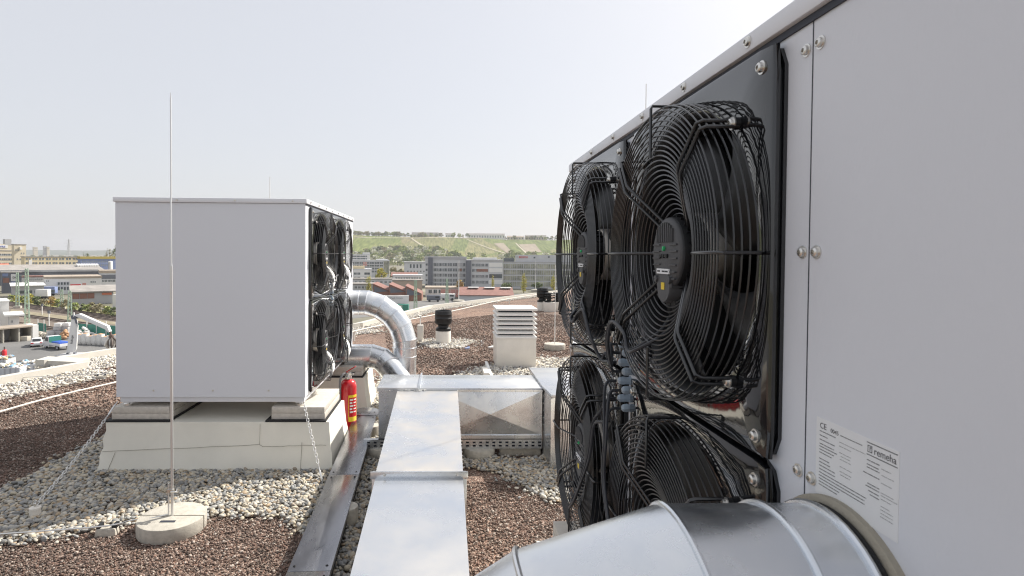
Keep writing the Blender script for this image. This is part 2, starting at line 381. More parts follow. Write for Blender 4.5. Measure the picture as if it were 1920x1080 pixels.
# ================================================================== HEAT PUMPS
FY, FZ = (.501, 1.377), (1.000, 1.789)
HB, HT, HW, HL = .556, 2.195, 1.535, 2.37      # cabinet bottom, top, depth, length; face = local x 0, outward = +x
def bolt(mb, p, r=.012, axis='X', mi=0, h=.008, sgn=1):
    prof = [(r * 1.35, 0), (r * 1.35, h * .25), (r, h * .28), (r * .92, h * .8), (r * .6, h), (r * .45, h), (r * .4, h * .45), (0.0005, h * .45)]
    prof = [(a, b * sgn) for a, b in prof]
    mb.lathe(prof, 14, p, axis, mi)
def make_fan():
    hs, x1, N = .390, .025, 96
    def sq(a, h, ch=.03):
        c, s = math.cos(a), math.sin(a); t = h / max(abs(c), abs(s)); x, y = c * t, s * t
        k = abs(x) + abs(y) - (2 * h - ch)
        if k > 0: f = (2 * h - ch) / (abs(x) + abs(y)); x, y = x * f, y * f
        return x, y
    angs = sorted([2 * PI * i / N for i in range(N)])
    mb = MB(); loops = []
    for (kind, v, x) in [('s', hs + .004, -.001), ('s', hs + .004, .007), ('s', hs - .004, .0075), ('s', hs - .004, .0115), ('s', hs, .012), ('s', hs, x1 - .006), ('s', hs - .0025, x1 - .0015), ('s', hs - .007, x1),
                         ('c', .352, x1), ('c', .345, x1 - .003), ('c', .338, x1 - .012), ('c', .333, x1 - .03), ('c', .332, -.13)]:
        lp = []
        for a in angs:
            y, z = sq(a, v, .008 if x > .0115 else .03) if kind == 's' else (v * math.cos(a), v * math.sin(a)); lp.append((x, y, z))
        loops.append(lp)
    vs = [p for lp in loops for p in lp]; k = len(angs)
    fs = [(i * k + j, i * k + (j + 1) % k, (i + 1) * k + (j + 1) % k, (i + 1) * k + j) for i in range(len(loops) - 1) for j in range(k)]
    mb.add(vs, fs); mb.m = [1 if i // k >= 9 else 0 for i in range(len(fs))]
    fan = mb.build("fan", [M['gloss'], M['plastic']], smooth=True)
    MB().lathe([(.331, -.13), (.001, -.131)], 48, ax='X').build("coil", M['coil'], fan)
    # wire guard: profile of ring radius against stand-off
    g = MB(); prof = [(.362, .032), (.363, .048), (.363, .064), (.362, .079), (.359, .093)]
    rr = .349
    while rr > .098:
        wv = .1035 if rr > .25 else .1035 - (.07) * ((.25 - rr) / .152) ** 1.25
        prof.append((rr, wv)); rr -= .0118
    for r_, w_ in prof:
        g.tube([(w_, r_ * math.cos(2 * PI * i / 72), r_ * math.sin(2 * PI * i / 72)) for i in range(72)], .0021, 6, closed=True)
    g.build("guard", M['wire'], fan, smooth=True)
    # double bent support wires on the diagonals, single ones on the axes
    for q in range(4):
        a = PI / 4 + q * PI / 2
        b = MB()
        for off in (-.011, .011):
            def P(r_, w_): return (w_, r_ * math.cos(a) - off * math.sin(a), r_ * math.sin(a) + off * math.cos(a))
            b.tube([P(.376, .028), P(.375, .095), P(.369, .106), P(.262, .112), P(.25, .109), P(.098, .042), P(.086, .038)], .0042, 8)
        b.build("support_wire", M['wire'], fan, smooth=True)
        b = MB(); p = (.036, .376 * math.cos(a), .376 * math.sin(a))
        bolt(b, p, .0102, 'X', 0, .010); b.cyl((.024, p[1], p[2]), (.036, p[1], p[2]), .0125, mi=1)
        b.build("bolt", [M['steel'], M['plastic']], fan, smooth=True)
        a = q * PI / 2
        def P(r_, w_): return (w_, r_ * math.cos(a), r_ * math.sin(a))
        MB().tube([P(.370, .026), P(.370, .106), P(.363, .110), P(.24, .110)] if q % 2 else [P(.368, .03), P(.368, .104), P(.36, .108), P(.25, .1075), P(.09, .04)], .0036, 8).build("brace_wire", M['wire'], fan, smooth=True)
    # corner screws of the plate
    for sy in (-1, 1):
        for sz in (-1, 1):
            b = MB(); bolt(b, (x1, sy * .352, sz * .352), .0098, 'X', 0, .011); b.build("screw", M['steel'], fan, smooth=True)
    # hub disc, blades
    MB().lathe([(.001, .0), (.10, .0), (.104, -.006), (.104, -.075), (.001, -.075)], 40, ax='X').build("hub", [M['alu']], fan, smooth=True)
    for q in range(5):
        b = MB(); a0 = q * 2 * PI / 5 + .3; vs = []
        for i in range(9):
            r_ = .10 + .225 * i / 8; sw = .5 * (i / 8) ** 1.6; half = .42 - .10 * i / 8
            for j in range(7):
                t = j / 6 * 2 - 1; a = a0 + sw + half * t; vs.append((-.045 + .03 * t * (1 - .3 * i / 8) + .008 * (1 - t * t), r_ * math.cos(a), r_ * math.sin(a)))
        b.add(vs, [(i * 7 + j, i * 7 + j + 1, (i + 1) * 7 + j + 1, (i + 1) * 7 + j) for i in range(8) for j in range(6)])
        o = b.build("blade", M['blade'], fan, smooth=True); sm = o.modifiers.new("thick", 'SOLIDIFY'); sm.thickness = .004
    # motor
    b = MB(); b.lathe([(.001, -.01), (.092, -.01), (.092, .050), (.090, .055), (.001, .0555)], 48, ax='X')
    for i in range(22):
        a = 2 * PI * i / 22; b.obox((.022, .0925 * math.cos(a), .0925 * math.sin(a)), (.05, .004, .007), Matrix.Rotation(a - PI / 2, 3, 'X'))
    b.build("motor_housing", M['plastic'], fan, smooth=True)
    b = MB(); b.lathe([(.091, .0556), (.091, .060), (.089, .064), (.082, .068), (.001, .069)], 48, ax='X')
    for i in range(9):                                    # cooling ribs on the upper face
        y = -.048 + .012 * i; zt = math.sqrt(max(0, .078 ** 2 - y * y)); b.box(.067, .0735, y - .0022, y + .0022, .028, zt)
    for i in range(6):
        z = .022 - .017 * i
        for s in (-1, 1): b.box(.067, .0725, s * .030 if s > 0 else -.079 + abs(z) * .2, .079 - abs(z) * .2 if s > 0 else -.030, z - .0016, z + .0016)
    b.build("motor_cover", [M['motor']], fan, smooth=True)
    b = MB(); b.lathe([(.001, .0), (.043, .0), (.043, .066), (.040, .071), (.001, .0715)], 32, (.0, -.004, -.083), 'X'); b.box(.01, .069, -.052, .044, -.085, -.055)
    for s in (-1, 1): b.lathe([(.009, .06), (.009, .076), (.001, .077)], 12, (0, -.004 + s * .043, -.066), 'X')
    b.build("junction_box", M['motor'], fan, smooth=True)
    b = MB(); b.box(.0715, .0728, -.014, .006, -.092, -.074); b.build("warning_sticker", M['yellow'], fan)
    b = MB(); b.box(.0695, .0732, -.044, .036, -.052, -.039); b.build("type_sticker", M['paper'], fan)
    for y in (-.03, .0, .02): MB().box(.0732, .0736, y - .008, y + .010, -.0475, -.0435).build("print", M['ink'], fan)
    MB().lathe([(.006, .066), (.006, .074), (.001, .076)], 12, (0, -.004, .012), 'X').build("status_lamp", M['led'], fan, smooth=True)
    b = MB()
    for i in range(5): b.box(.069, .0735, -.030 + .011 * i, -.023 + .011 * i, -.012 + .003 * (i % 2), -.002)
    b.build("embossing", M['plastic'], fan)
    o = MB().lathe([(.0895, .012), (.0895, .05)], 10, ax='X', a0=PI * .36, a1=PI * .56).build("rating_plate", M['paper'], fan, smooth=True)
    for s in (-1, 1):
        b = MB(); y = -.004 + s * .017
        b.tube([(.04, y, -.120), (.04, y, -.138), (.04, y, -.14), (.04, y, -.156)], [.016, .016, .013, .011], 8); b.build("cable_gland", M['plastic'], fan, smooth=True)
    return fan
def make_pump(label, loc, rot, group):
    t = thing("heat_pump", label, "heat pump", loc, rot, group)
    seam = 1.84
    # wall panels: a gap of 4 mm is the seam
    b = MB(); z0, z1 = HB + .045, HT
    b.box(-HW, -.25, 0, HL, z0, z1); b.box(-.25, 0, 0, .002, z0, z1); b.box(-.25, 0, HL - .002, HL, z0, z1)
    b = MB(); ya, yb, yc, yd = FY[0] - .37, FY[0] + .37, FY[1] - .37, FY[1] + .37; za, zb, zc, zd = FZ[0] - .37, FZ[0] + .37, FZ[1] - .37, FZ[1] + .37
    b.box(-HW, -.26, 0, HL, z0, z1); b.box(-.2599, 0, 0, ya, z0, z1); b.box(-.2599, 0, yb, yc, z0, z1); b.box(-.2599, 0, yd, HL, z0, z1)
    for p, q in ((ya, yb), (yc, yd)):
        for u, v in ((z0, za), (zb, zc), (zd, z1)): b.box(-.2599, -.0004, p + .0001, q - .0001, u, v)
    b.build("cabinet", M['paint'], t)
    b = MB()
    b.box(-.001, .0008, seam - .0010, seam + .0010, HB + .046, HT - .001)
    b.build("panel_seam", M['gap'], t)
    b = MB(); b.box(-HW + .02, -.012, .02, HL - .02, HB, HB + .048); b.build("base_frame", M['paintrim'], t, bevel=.003)
    b = MB(); b.box(-HW - .014, .014, -.014, HL + .014, HT + .002, HT + .040); b.build("lid", M['paintrim'], t, bevel=.004)
    MB().box(-.02, .004, .002, HL, HT - .012, HT + .001).build("lid_gasket", M['gap'], t)
    for y in np.linspace(.12, HL - .1, 8):
        b = MB(); bolt(b, (.014, y, HT + .022), .009, 'X'); b.build("screw", M['steel'], t, smooth=True)
    for x in np.linspace(-HW + .5, -.1, 3):
        b = MB(); bolt(b, (x, -.014, HT + .022), .006, 'Y', sgn=-1); b.build("screw", M['steel'], t, smooth=True)
    for z in (HT - .055, 1.79, HB + .27, HB + .85):
        for s in (-.017, .020):
            b = MB(); bolt(b, (.0, seam + s, z + (0 if s < 0 else .0)), .0085, 'X'); b.build("screw", M['steel'], t, smooth=True)
    for x in (-HW + .3, -HW + .78, -.3):
        b = MB(); bolt(b, (x, 0, HB + .10), .006, 'Y', sgn=-1); b.build("screw", M['steel'], t, smooth=True)
    for x in (-HW + .06, -.06):
        for y in (.07, HL - .07):
            b = MB(); b.cyl((x, y, .517), (x, y, .532), .035); b.cyl((x, y, .53), (x, y, .57), .012); b.build("foot", M['steel'], t, smooth=True)
            b = MB(); b.box(x - .03, x + .03, y - .03, y + .03, HB - .012, HB + .002); b.build("foot_bracket", M['paintrim'], t)
    return t
PUMPS = "grey four fan heat pumps on the roof"
LU = make_pump("grey heat pump standing on two cream plinths beside the lightning rod", (-1.15, 4.68, 0), 0, PUMPS)
RU = make_pump("large close grey heat pump with its rating label and fans seen at a slant", (.625, 2.795, 0), PI, PUMPS)
fan0 = make_fan(); first = True
for unit in (RU, LU):
    for zc in FZ:
        for yc in FY:
            f_ = fan0 if first else dup(fan0); first = False
            f_.parent = unit; f_.location = (0, yc, zc)
# --- cable glands and cables between the fan columns
def glands(unit):
    rows = [1.486, 1.425, 1.364, 1.305]
    pts = []
    for k, z in enumerate(rows):
        for c, y in enumerate((.922, .964)):
            zz = z - .022 * c; pts.append((y, zz))
            b = MB(); b.tube([(0, y, zz), (.006, y, zz)], .0145, 6); b.tube([(.006, y, zz), (.022, y, zz)], .0125, 8); b.tube([(.022, y, zz), (.027, y, zz), (.038, y, zz), (.043, y, zz)], [.0135, .0138, .0125, .008], 8)
            b.build("cable_gland", M['gland'], unit, smooth=False)
    return pts
gp = glands(RU); glands(LU)
def cables(unit):
    k = 0
    for zc in FZ[::-1]:
        for yc in FY[::-1]:
            sg = 1 if yc > .9 else -1
            for s in (-1, 1):
                y0 = yc - .004 + s * .017; gy, gz = gp[k]; k += 1
                xx = .088 + .006 * s
                if zc > 1.5:
                    pts = [(.04, y0, zc - .155), (.07, y0, zc - .20), (xx + .03, y0 - sg * .05, zc - .25), (xx + .035, y0 - sg * .11, zc - .262), (xx + .03, y0 - sg * .165, zc - .225 + .004 * s), (.125, yc - sg * .265 + .006 * s, zc - .205),
                           (.118, yc - sg * .33 + .008 * s, zc - .28), (.09, yc - sg * .37, zc - .36), (.085, gy + sg * .01, gz + .03), (.075, gy, gz + .004), (.05, gy, gz)]
                else:
                    pts = [(.04, y0, zc - .155), (.075, y0, zc - .195), (xx + .03, y0 - sg * .06, zc - .22), (xx + .035, y0 - sg * .15, zc - .16), (.125, yc - sg * .25 + .006 * s, zc - .05), (.12, yc - sg * .345 + .01 * s, zc + .08), (.11, yc - sg * .365 + .01 * s, zc + .2), (.095, gy + sg * .02, gz - .05), (.08, gy, gz - .006), (.05, gy, gz)]
                MB().tube(spline(pts, 7), .0050, 8).build("cable", M['cable'], unit, smooth=True)
cables(RU); cables(LU)
# black wire bundle ties along the gap
for unit in (RU, LU):
    MB().box(.0, .012, .885, .903, HB + .1, HT - .05).build("cover_strip", M['plastic'], unit)
# --- rating label on the near panel of the right unit
yl0, yl1, zl0, zl1 = 1.869, 2.042, 1.388, 1.515
lb = MB().box(.0, .0007, yl0, yl1, zl0, zl1).build("rating_label", M['paper'], RU)
lab_r, lab_u = (0, 1, 0), (0, 0, 1)
def LP(u, v, x=.0009): return (x, yl0 + (yl1 - yl0) * u, zl1 - (zl1 - zl0) * v)
text("CE", .0135, M['ink'], lb, LP(.05, .13), lab_r, lab_u, extr=.0001)
text("0045", .0095, M['ink'], lb, LP(.20, .13), lab_r, lab_u, extr=.0001)
text("remeha", .0150, M['ink'], lb, LP(.735, .155), lab_r, lab_u, extr=.0001, sx=.9)
def dash(u0, u1, v, th=.0011, broken=True):
    b = MB(); u = u0
    while u < u1:
        ln = random.uniform(.03, .07) if broken else u1 - u0; e = min(u + ln, u1)
        y0, y1 = LP(u, v)[1], LP(e, v)[1]; z = LP(0, v)[2]; b.box(.0008, .0010, y0, y1, z - th / 2, z + th / 2); u = e + .006
    return b
b = MB(); bb = dash(.655, .985, .045, .0012, False); bb.build("rule", M['ink'], lb)
dash(.655, .985, .185, .0012, False).build("rule", M['ink'], lb)
b = MB(); z0_, z1_ = LP(0, .155)[2], LP(0, .075)[2]; y0_, y1_ = LP(.665, 0)[1], LP(.715, 0)[1]
for (a0, a1, c0, c1) in [(y0_, y1_, z0_, z0_ + .001), (y0_, y1_, z1_ - .001, z1_), (y0_, y0_ + .001, z0_, z1_), (y1_ - .001, y1_, z0_, z1_), (y0_ + .004, y0_ + .005, z0_ + .002, z1_ - .002), (y0_ + .005, y0_ + .007, z1_ - .0035, z1_ - .0025)]:
    b.box(.0008, .0010, a0, a1, c0, c1)
b.build("emblem", M['ink'], lb)
dash(.33, .60, .115).build("print_line", M['ink'], lb)
for v, u1 in [(.17, .27), (.225, .16), (.28, .26), (.335, .25), (.37, .29), (.41, .25), (.45, .22), (.53, .19), (.575, .2), (.62, .27), (.665, .27)]: dash(.05, u1, v + .0).build("print_line", M['ink'], lb)
for v, u1 in [(.71, .66), (.75, .64), (.79, .64), (.83, .33), (.87, .30)]: dash(.05, u1, v).build("print_line", M['ink'], lb)
for v, u0, u1 in [(.25, .66, .80), (.30, .66, .79), (.335, .66, .80), (.41, .62, .80), (.52, .67, .80), (.555, .65, .80), (.60, .68, .80), (.64, .7, .80)]: dash(u0, u1, v).build("print_line", M['ink'], lb)
for v, u0, u1 in [(.20, .32, .64), (.25, .32, .47), (.33, .32, .47), (.37, .34, .46), (.41, .33, .47), (.50, .33, .48), (.56, .33, .48), (.60, .34, .46), (.28, .82, .92), (.35, .82, .95), (.44, .82, .93), (.55, .82, .95), (.58, .82, .99), (.62, .82, .93), (.70, .82, .92), (.74, .82, .95), (.78, .82, .95), (.82, .82, .95)]:
    dash(u0, u1, v, .0005).build("print_line", M['ink'], lb)

# ================================================================== PLINTHS, SLABS, MATS
def plinth(x0, x1, y0, y1, zt, label, far=False):
    t = thing("plinth", label, "plinth", ((x0 + x1) / 2, (y0 + y1) / 2, 0), 0, "cream membrane clad plinths")
    hx, hy = (x1 - x0) / 2, (y1 - y0) / 2; fl = .05
    nx, nz = 14, 6; b = MB(); vs = []
    per = [(-1 + 2 * i / nx, -1) for i in range(nx)] + [(1, -1 + 2 * i / 6) for i in range(6)] + [(1 - 2 * i / nx, 1) for i in range(nx)] + [(-1, 1 - 2 * i / 6) for i in range(6)]
    k = len(per)
    for j in range(nz + 1):
        f = j / nz; o = fl * (1 - f) ** 1.5
        for (u, v) in per:
            wob = .006 * math.sin(7 * u + 3 * j) * (1 if j < nz else 0)
            vs.append((u * (hx + o) + (wob if abs(u) == 1 else 0), v * (hy + o) + (wob if abs(v) == 1 else 0), zt * f))
    fs = [(j * k + i, j * k + (i + 1) % k, (j + 1) * k + (i + 1) % k, (j + 1) * k + i) for j in range(nz) for i in range(k)] + [tuple(range(nz * k, nz * k + k))]
    b.add(vs, fs); b.build("body", M['membrane'], t, smooth=True)
    if not far:
        b = MB(); rr = random.Random(3)
        def fy(f): return -(hy + fl * (1 - f) ** 1.5) - .005
        def seam(p, q, wd=.0019):
            pts = [(p[0] + (q[0] - p[0]) * i / 10, p[1] + (q[1] - p[1]) * i / 10 + rr.uniform(-.003, .003)) for i in range(11)]
            b.tube([(x, fy(z / zt) - .001, z) for x, z in pts], wd, 5)
        seam((-hx - .01, .17), (hx * .38, .22)); seam((hx * .38, .22), (hx * .41, .205)); seam((hx * .41, .205), (hx * .98, .215))
        seam((-hx * .90, .16), (-hx * .95, .03)); seam((hx * .38, .22), (hx * .38, .385), .0014); seam((hx * .76, .24), (hx * .755, .02))
        b.build("weld_seam", M['crease'], t, smooth=True)
    return t
plinth(-2.76, -.95, 4.66, 5.36, .40, "nearer cream plinth carrying the front corners of the left heat pump")
plinth(-2.76, -.90, 6.34, 7.06, .40, "farther cream plinth behind the fire extinguisher", True)
plinth(.45, 2.35, 1.95, 2.70, .40, "cream plinth under the far end of the close heat pump, mostly hidden", True)
plinth(.45, 2.35, .40, 1.15, .40, "cream plinth under the near end of the close heat pump, mostly hidden", True)
def slab_stack(x0, x1, y0, y1, where, cover=False):
    tag(MB().box(x0 - .04, x1 + .015, y0 - .035, y1, .401, .414).build("rubber_mat", M['rubber']), "black rubber mat under the slabs " + where, "mat", "rubber mats on the plinths")
    for k, nm in ((0, "lower"), (1, "upper")):
        tag(MB().box(x0 + .002 * k, x1 - .003 * k, y0 - .003 * k, y1, .414 + .0515 * k, .4645 + .0515 * k).build("concrete_slab", M['slab'], bevel=.003), f"{nm} concrete slab " + where, "slab", "slabs stacked on the plinths")
slab_stack(-1.43, -.99, 4.69, 5.34, "at the front right corner of the left heat pump")
slab_stack(-2.73, -2.26, 4.69, 5.34, "at the front left corner of the left heat pump")
slab_stack(-1.43, -.93, 6.38, 7.02, "on the plinth behind the extinguisher")
slab_stack(-2.73, -2.26, 6.38, 7.02, "on the hidden left end of the farther plinth")
slab_stack(.52, .98, 2.0, 2.66, "under the far corner of the close heat pump")

# ================================================================== LIGHTNING PROTECTION
t = thing("lightning_rod", "tall thin lightning rod clamped in a round two part concrete base on the gravel", "lightning rod", (-1.75, 3.66, 0))
b = MB(); Rr = .203
for s in (-1, 1):
    pts = [(math.cos(a) * Rr + 0, math.sin(a) * Rr + s * .004) for a in np.linspace(0 if s > 0 else PI, PI if s > 0 else 2 * PI, 25)]
    b = MB(); b.poly(pts, 0, .092)
    b.build("base_half", M['concrete'], t, bevel=.008)
MB().box(-.035, .06, -.098, -.072, .0915, .0932).build("recess_shade", M['gap'], t)  # dark plate laid on the concrete stands in for shade in a slot
MB().tube([(0, 0, .08), (0, 0, 1.70)], .0088, 10).build("lower_tube", M['chain'], t, smooth=True)
MB().tube([(0, 0, 1.70), (0, 0, 1.72), (0, 0, 2.76), (0, 0, 2.80)], [.0075, .0052, .005, .002], 10).build("tip", M['chain'], t, smooth=True)
MB().tube([(-.022, -.004, .03), (-.020, -.004, .30)], .005, 8).build("down_wire", M['chain'], t, smooth=True)
b = MB(); b.box(-.03, .012, -.012, .012, .245, .262); b.tube([(.0, -.02, .253), (.045, -.02, .253)], .005, 8); b.lathe([(.014, 0), (.014, .008), (.001, .009)], 8, (.03, 0, .25), 'X'); b.build("clamp", M['steel'], t)
def rod(base, top, r, label, baseblock=None):
    t = thing("lightning_rod", label, "lightning rod", base)
    MB().tube([(0, 0, 0), (0, 0, top * .55), (0, 0, top * .56), (0, 0, top)], [r, r, r * .7, r * .5], 8).build("mast", M['white'], t, smooth=True)
    if baseblock: MB().cyl((0, 0, 0), (0, 0, .11), baseblock, n=24).build("base", M['concrete'], t, bevel=.008)
    return t
p = on_z(1040, 655); zt = CAMZ - (-1) * 0
rod((p.x, p.y, 0), (p.y / F) * (655 - 495), .008, "slim white rod in a concrete foot by the black roof vents", .20)
for px, yb, ytop, lab in [(860, 568, 488, "white lightning rod on the roof edge before the grey offices"), (1004, 547, 488, "short white lightning rod on the roof edge in front of the glass office")]:
    p = on_z(px, yb); rod((p.x, p.y, 0), (p.y / F) * (yb - ytop), .014, lab, .22)
p = on_y(506, 374, 9.2); rod((p.x, 9.2, 0), CAMZ + (479 - 336) * 9.2 / F, .01, "thin lightning rod whose tip shows above the left heat pump", .2)
p = on_y(1211, 200, 5.2); rod((p.x, 5.2, 0), CAMZ + (479 - 154) * 5.2 / F, .008, "thin lightning rod rising behind the close heat pump", .2)
def holder(p, rot, label):
    t = thing("wire_holder", label, "wire holder", p, rot, "concrete block holders of the conductor wire")
    b = MB(); b.add([(-.062, -.035, 0), (.062, -.035, 0), (.062, .035, 0), (-.062, .035, 0), (-.056, -.03, .05), (.056, -.03, .05), (.056, .03, .05), (-.056, .03, .05)], [(3, 2, 1, 0), (4, 5, 6, 7), (0, 1, 5, 4), (1, 2, 6, 5), (2, 3, 7, 6), (3, 0, 4, 7)]); b.build("block", M['concrete'], t, bevel=.006)
    for s in (-1, 1): MB().box(s * .045 - .012, s * .045 + .012, -.02, .045, .02, .066).build("clip", M['plastic'], t, bevel=.004)
p1, p2, p3 = on_z(201, 1003), on_z(30, 717), on_z(190, 711)
holder((p1.x, p1.y, 0), .15, "concrete wire holder beside the round rod base"); holder((p2.x, p2.y, 0), .5, "concrete wire holder near the parapet at the photo's left edge"); holder((p3.x, p3.y, 0), .5, "concrete wire holder near the parapet beside the left heat pump")
def conductor(pts, r, m, label):
    tag(MB().tube(spline(pts, 6), r, 8).build("conductor_wire", m, smooth=True), label, "wire")
conductor([on_z(-60, 1005, .06), on_z(60, 997, .06), on_z(200, 986, .066), on_z(248, 975, .07), (-1.90, 3.62, .085), (-1.775, 3.655, .10)], .005, M['steel'], "bright conductor wire running along the pebbles to the round rod base")
conductor([on_z(-60, 789, .04), on_z(100, 744, .05), on_z(219, 716, .05), on_z(300, 694, .05)], .011, M['cream'], "cream wire crossing the brown gravel left of the left heat pump")
conductor([on_z(-60, 712, .065), on_z(30, 708, .065), on_z(192, 701, .065), on_z(300, 692, .05)], .005, M['steel'], "thin grey wire held by two blocks near the parapet")
wp = [on_z(560, 652, .2), on_z(664, 621, .2), on_z(760, 601, .2), on_z(845, 584, .2), on_z(955, 560, .2), on_z(1060, 546, .2)]
conductor(wp, .014, M['cream'], "cream safety wire on posts parallel to the far parapet")
for q, lab in zip(wp[1:5], ("nearest the left heat pump", "beside the round elbow duct", "in front of the pink building", "in front of the glass office")):
    t = thing("wire_post", "short cream post holding the safety wire " + lab, "post", (q.x, q.y, 0), 0, "short posts of the safety wire")
    MB().cyl((0, 0, 0), (0, 0, .19), .02, n=10).build("stem", M['cream'], t, smooth=True); MB().box(-.05, .05, -.02, .02, .18, .205).build("saddle", M['cream'], t)
# chains
def chain(p, q, label, n, sag, hook):
    t = thing("chain", label, "chain", p, 0, "chains tying down the left heat pump")
    d = Vector(q) - Vector(p); b = MB(); L = .026
    def at(f): return d * f + Vector((0, 0, -sag * 4 * f * (1 - f)))
    f0, f1 = (.17, 1.0) if hook == 'top' else (0, .78)
    n = int(d.length * (f1 - f0) / .0235)
    for k in range(n):
        c = at(f0 + (f1 - f0) * (k + .5) / n); e = (at(f0 + (f1 - f0) * (k + .6) / n) - at(f0 + (f1 - f0) * (k + .4) / n)).normalized()
        s = e.orthogonal().normalized(); s = (Matrix.Rotation(PI / 2 * (k % 2) + .4, 3, e) @ s)
        b.tube([c + e * (.0105 * math.cos(a) + (.007 if math.cos(a) > 0 else -.007)) + s * .0095 * math.sin(a) for a in np.linspace(0, 2 * PI, 13)[:-1]], .0023, 6, closed=True)
    b.build("links", M['chain'], t, smooth=True)
    a, c = (at(0), at(.17)) if hook == 'top' else (at(.78), at(1))
    b = MB(); b.tube([a, a.lerp(c, .2), a.lerp(c, .25), a.lerp(c, .75), a.lerp(c, .8), c], [.0035, .0035, .0075, .0075, .0035, .0035], 8); b.build("turnbuckle", M['chain'], t, smooth=True)
A = on_z(66, 972)
chain((-2.68, 4.69, .565), (A.x, A.y + .01, .09), "long chain stretched from the left heat pump's left corner to a white anchor", 40, .03, 'top')
B = on_z(606, 912)
chain((-1.16, 4.665, .565), (B.x, B.y, .01), "short chain hanging from the left heat pump's right corner to the pebbles", 24, .0, 'bottom')
t = thing("anchor", "white capped roof anchor in the pebbles at the end of the long chain", "anchor", (A.x, A.y, 0))
MB().lathe([(.0335, 0), (.032, .06), (.035, .062), (.035, .075), (.031, .078), (.001, .079)], 24).build("cup", M['cream'], t, smooth=True)
b = MB(); b.tube([(0, 0, .07), (0, 0, .10)], .006, 8); b.tube([(math.cos(a) * .014, 0, .108 + math.sin(a) * .014) for a in np.linspace(0, 2 * PI, 13)[:-1]], .004, 6, closed=True); b.build("eyebolt", M['steel'], t, smooth=True)

# ================================================================== DUCTS
def seg_duct(mb, pts, r, n=40):
    P = [Vector(p) for p in pts]; k = len(P); rings = []
    T = [(P[i + 1] - P[i]).normalized() for i in range(k - 1)]
    for i in range(k - 1):
        for e in (0, 1):
            j = i + e; a = T[j - 1] if j > 0 else T[0]; c = T[j] if j < k - 1 else T[-1]; bis = (a + c).normalized()
            u = Vector((0, 1, 0)); q = T[i].cross(u).normalized(); u = q.cross(T[i])
            ring = []
            for s in range(n):
                o = u * math.cos(2 * PI * s / n) * r + q * math.sin(2 * PI * s / n) * r
                ring.append(P[j] + o - T[i] * (o.dot(bis) / T[i].dot(bis)))
            rings.append(ring)
        mb.add(rings[-2] + rings[-1], [(s, (s + 1) % n, (s + 1) % n + n, s + n) for s in range(n)])
    return T
def ringbead(p, d, r, t=.005, name="seam_ring", parent=None, m=None):
    d = Vector(d).normalized(); u = d.orthogonal().normalized(); q = d.cross(u)
    MB().tube([Vector(p) + (u * math.cos(2 * PI * i / 48) + q * math.sin(2 * PI * i / 48)) * r for i in range(48)], t, 8, closed=True).build(name, m or M['zinc'], parent, smooth=True)
def round_duct(label, pts, r, rings, bead=.005, group="round galvanised ducts"):
    o = Vector(pts[0]); t = thing("round_duct", label, "duct", o, 0, group)
    L = [Vector(p) - o for p in pts]; mb = MB(); T = seg_duct(mb, L, r); mb.build("pipe", M['zinc'], t, smooth=True)
    for i in rings:
        a = T[i - 1] if i > 0 else T[0]; c = T[i] if i < len(T) else T[-1]
        ringbead(L[i], a + c, r + bead * .3, bead, parent=t)
    return t, L, T
# left unit, upper duct: 90 degree elbow in the X-Z plane, then a drop behind the box duct
cx, cy_, cz = -1.15, 6.72, 1.215
pts = [(cx, cy_, cz), (cx + .14, cy_, cz)]
Rb = .53; c0 = Vector((cx + .14, cy_, cz - Rb))
for k in range(5):
    a = math.radians(9 + 18 * k); kk = Rb / math.cos(math.radians(9)); pts.append((c0.x + kk * math.sin(a), cy_, c0.z + kk * math.cos(a)))
pts += [(c0.x + Rb, cy_, c0.z), (c0.x + Rb, cy_, .58), (c0.x + Rb, cy_, .02)]
round_duct("upper galvanised elbow duct curving down from the left heat pump to the roof", pts, .143, range(1, len(pts) - 1), .0045)
pts = [(cx, cy_ - .12, .60), (cx + .30, cy_ - .12, .60), (cx + .42, cy_ - .14, .565), (cx + .50, cy_ - .18, .49), (cx + .98, cy_ - .72, .05)]
round_duct("lower galvanised duct bending from the left heat pump down to the box duct", pts, .135, [1, 2, 3], .0045)
# right unit: big round duct close to the camera
cy_, cz = .858, 1.224
pts = [(.625, cy_, cz), (.515, cy_, cz), (.380, cy_, cz)]
a = math.radians(15); pts.append((pts[-1][0] - .205 * math.cos(a), cy_, pts[-1][2] - .245 * math.sin(a)))
for deg, ln in ((33, .20), (51, .20), (69, .20), (85, .22), (90, .45)):
    a = math.radians(deg); pts.append((pts[-1][0] - ln * math.cos(a), cy_, pts[-1][2] - ln * math.sin(a)))
rd, L_, T_ = round_duct("big close galvanised round duct leaving the near heat pump below its label", pts, .160, [1, 2, 3, 4, 5, 6, 7], .0052)
b = MB(); b.lathe([(.160, .0), (.174, .0), (.174, -.010), (.170, -.013), (.160, -.013)], 64, (0, 0, 0), 'X'); b.build("collar_seal", mat("tan foam seal", (.34, .31, .25), .9, bump=.3, bscale=120), rd, smooth=True)
ringbead((-.03, 0, 0), (1, 0, 0), .161, .006, parent=rd)
MB().lathe([(.1605, -.014), (.1635, -.016), (.1635, -.021), (.1605, -.023)], 64, (0, 0, 0), 'X').build("sleeve", M['rubber'], rd, smooth=True)

# rectangular ducts
def rivets(mb, p, q, n, r=.004, axis='Z', sgn=1):
    for k in range(n):
        c = Vector(p).lerp(Vector(q), (k + .5) / n); prof = [(r, 0), (r * .9, r * .5 * sgn), (r * .5, r * .8 * sgn), (.0003, r * .9 * sgn)]
        mb.lathe(prof, 8, c, axis)
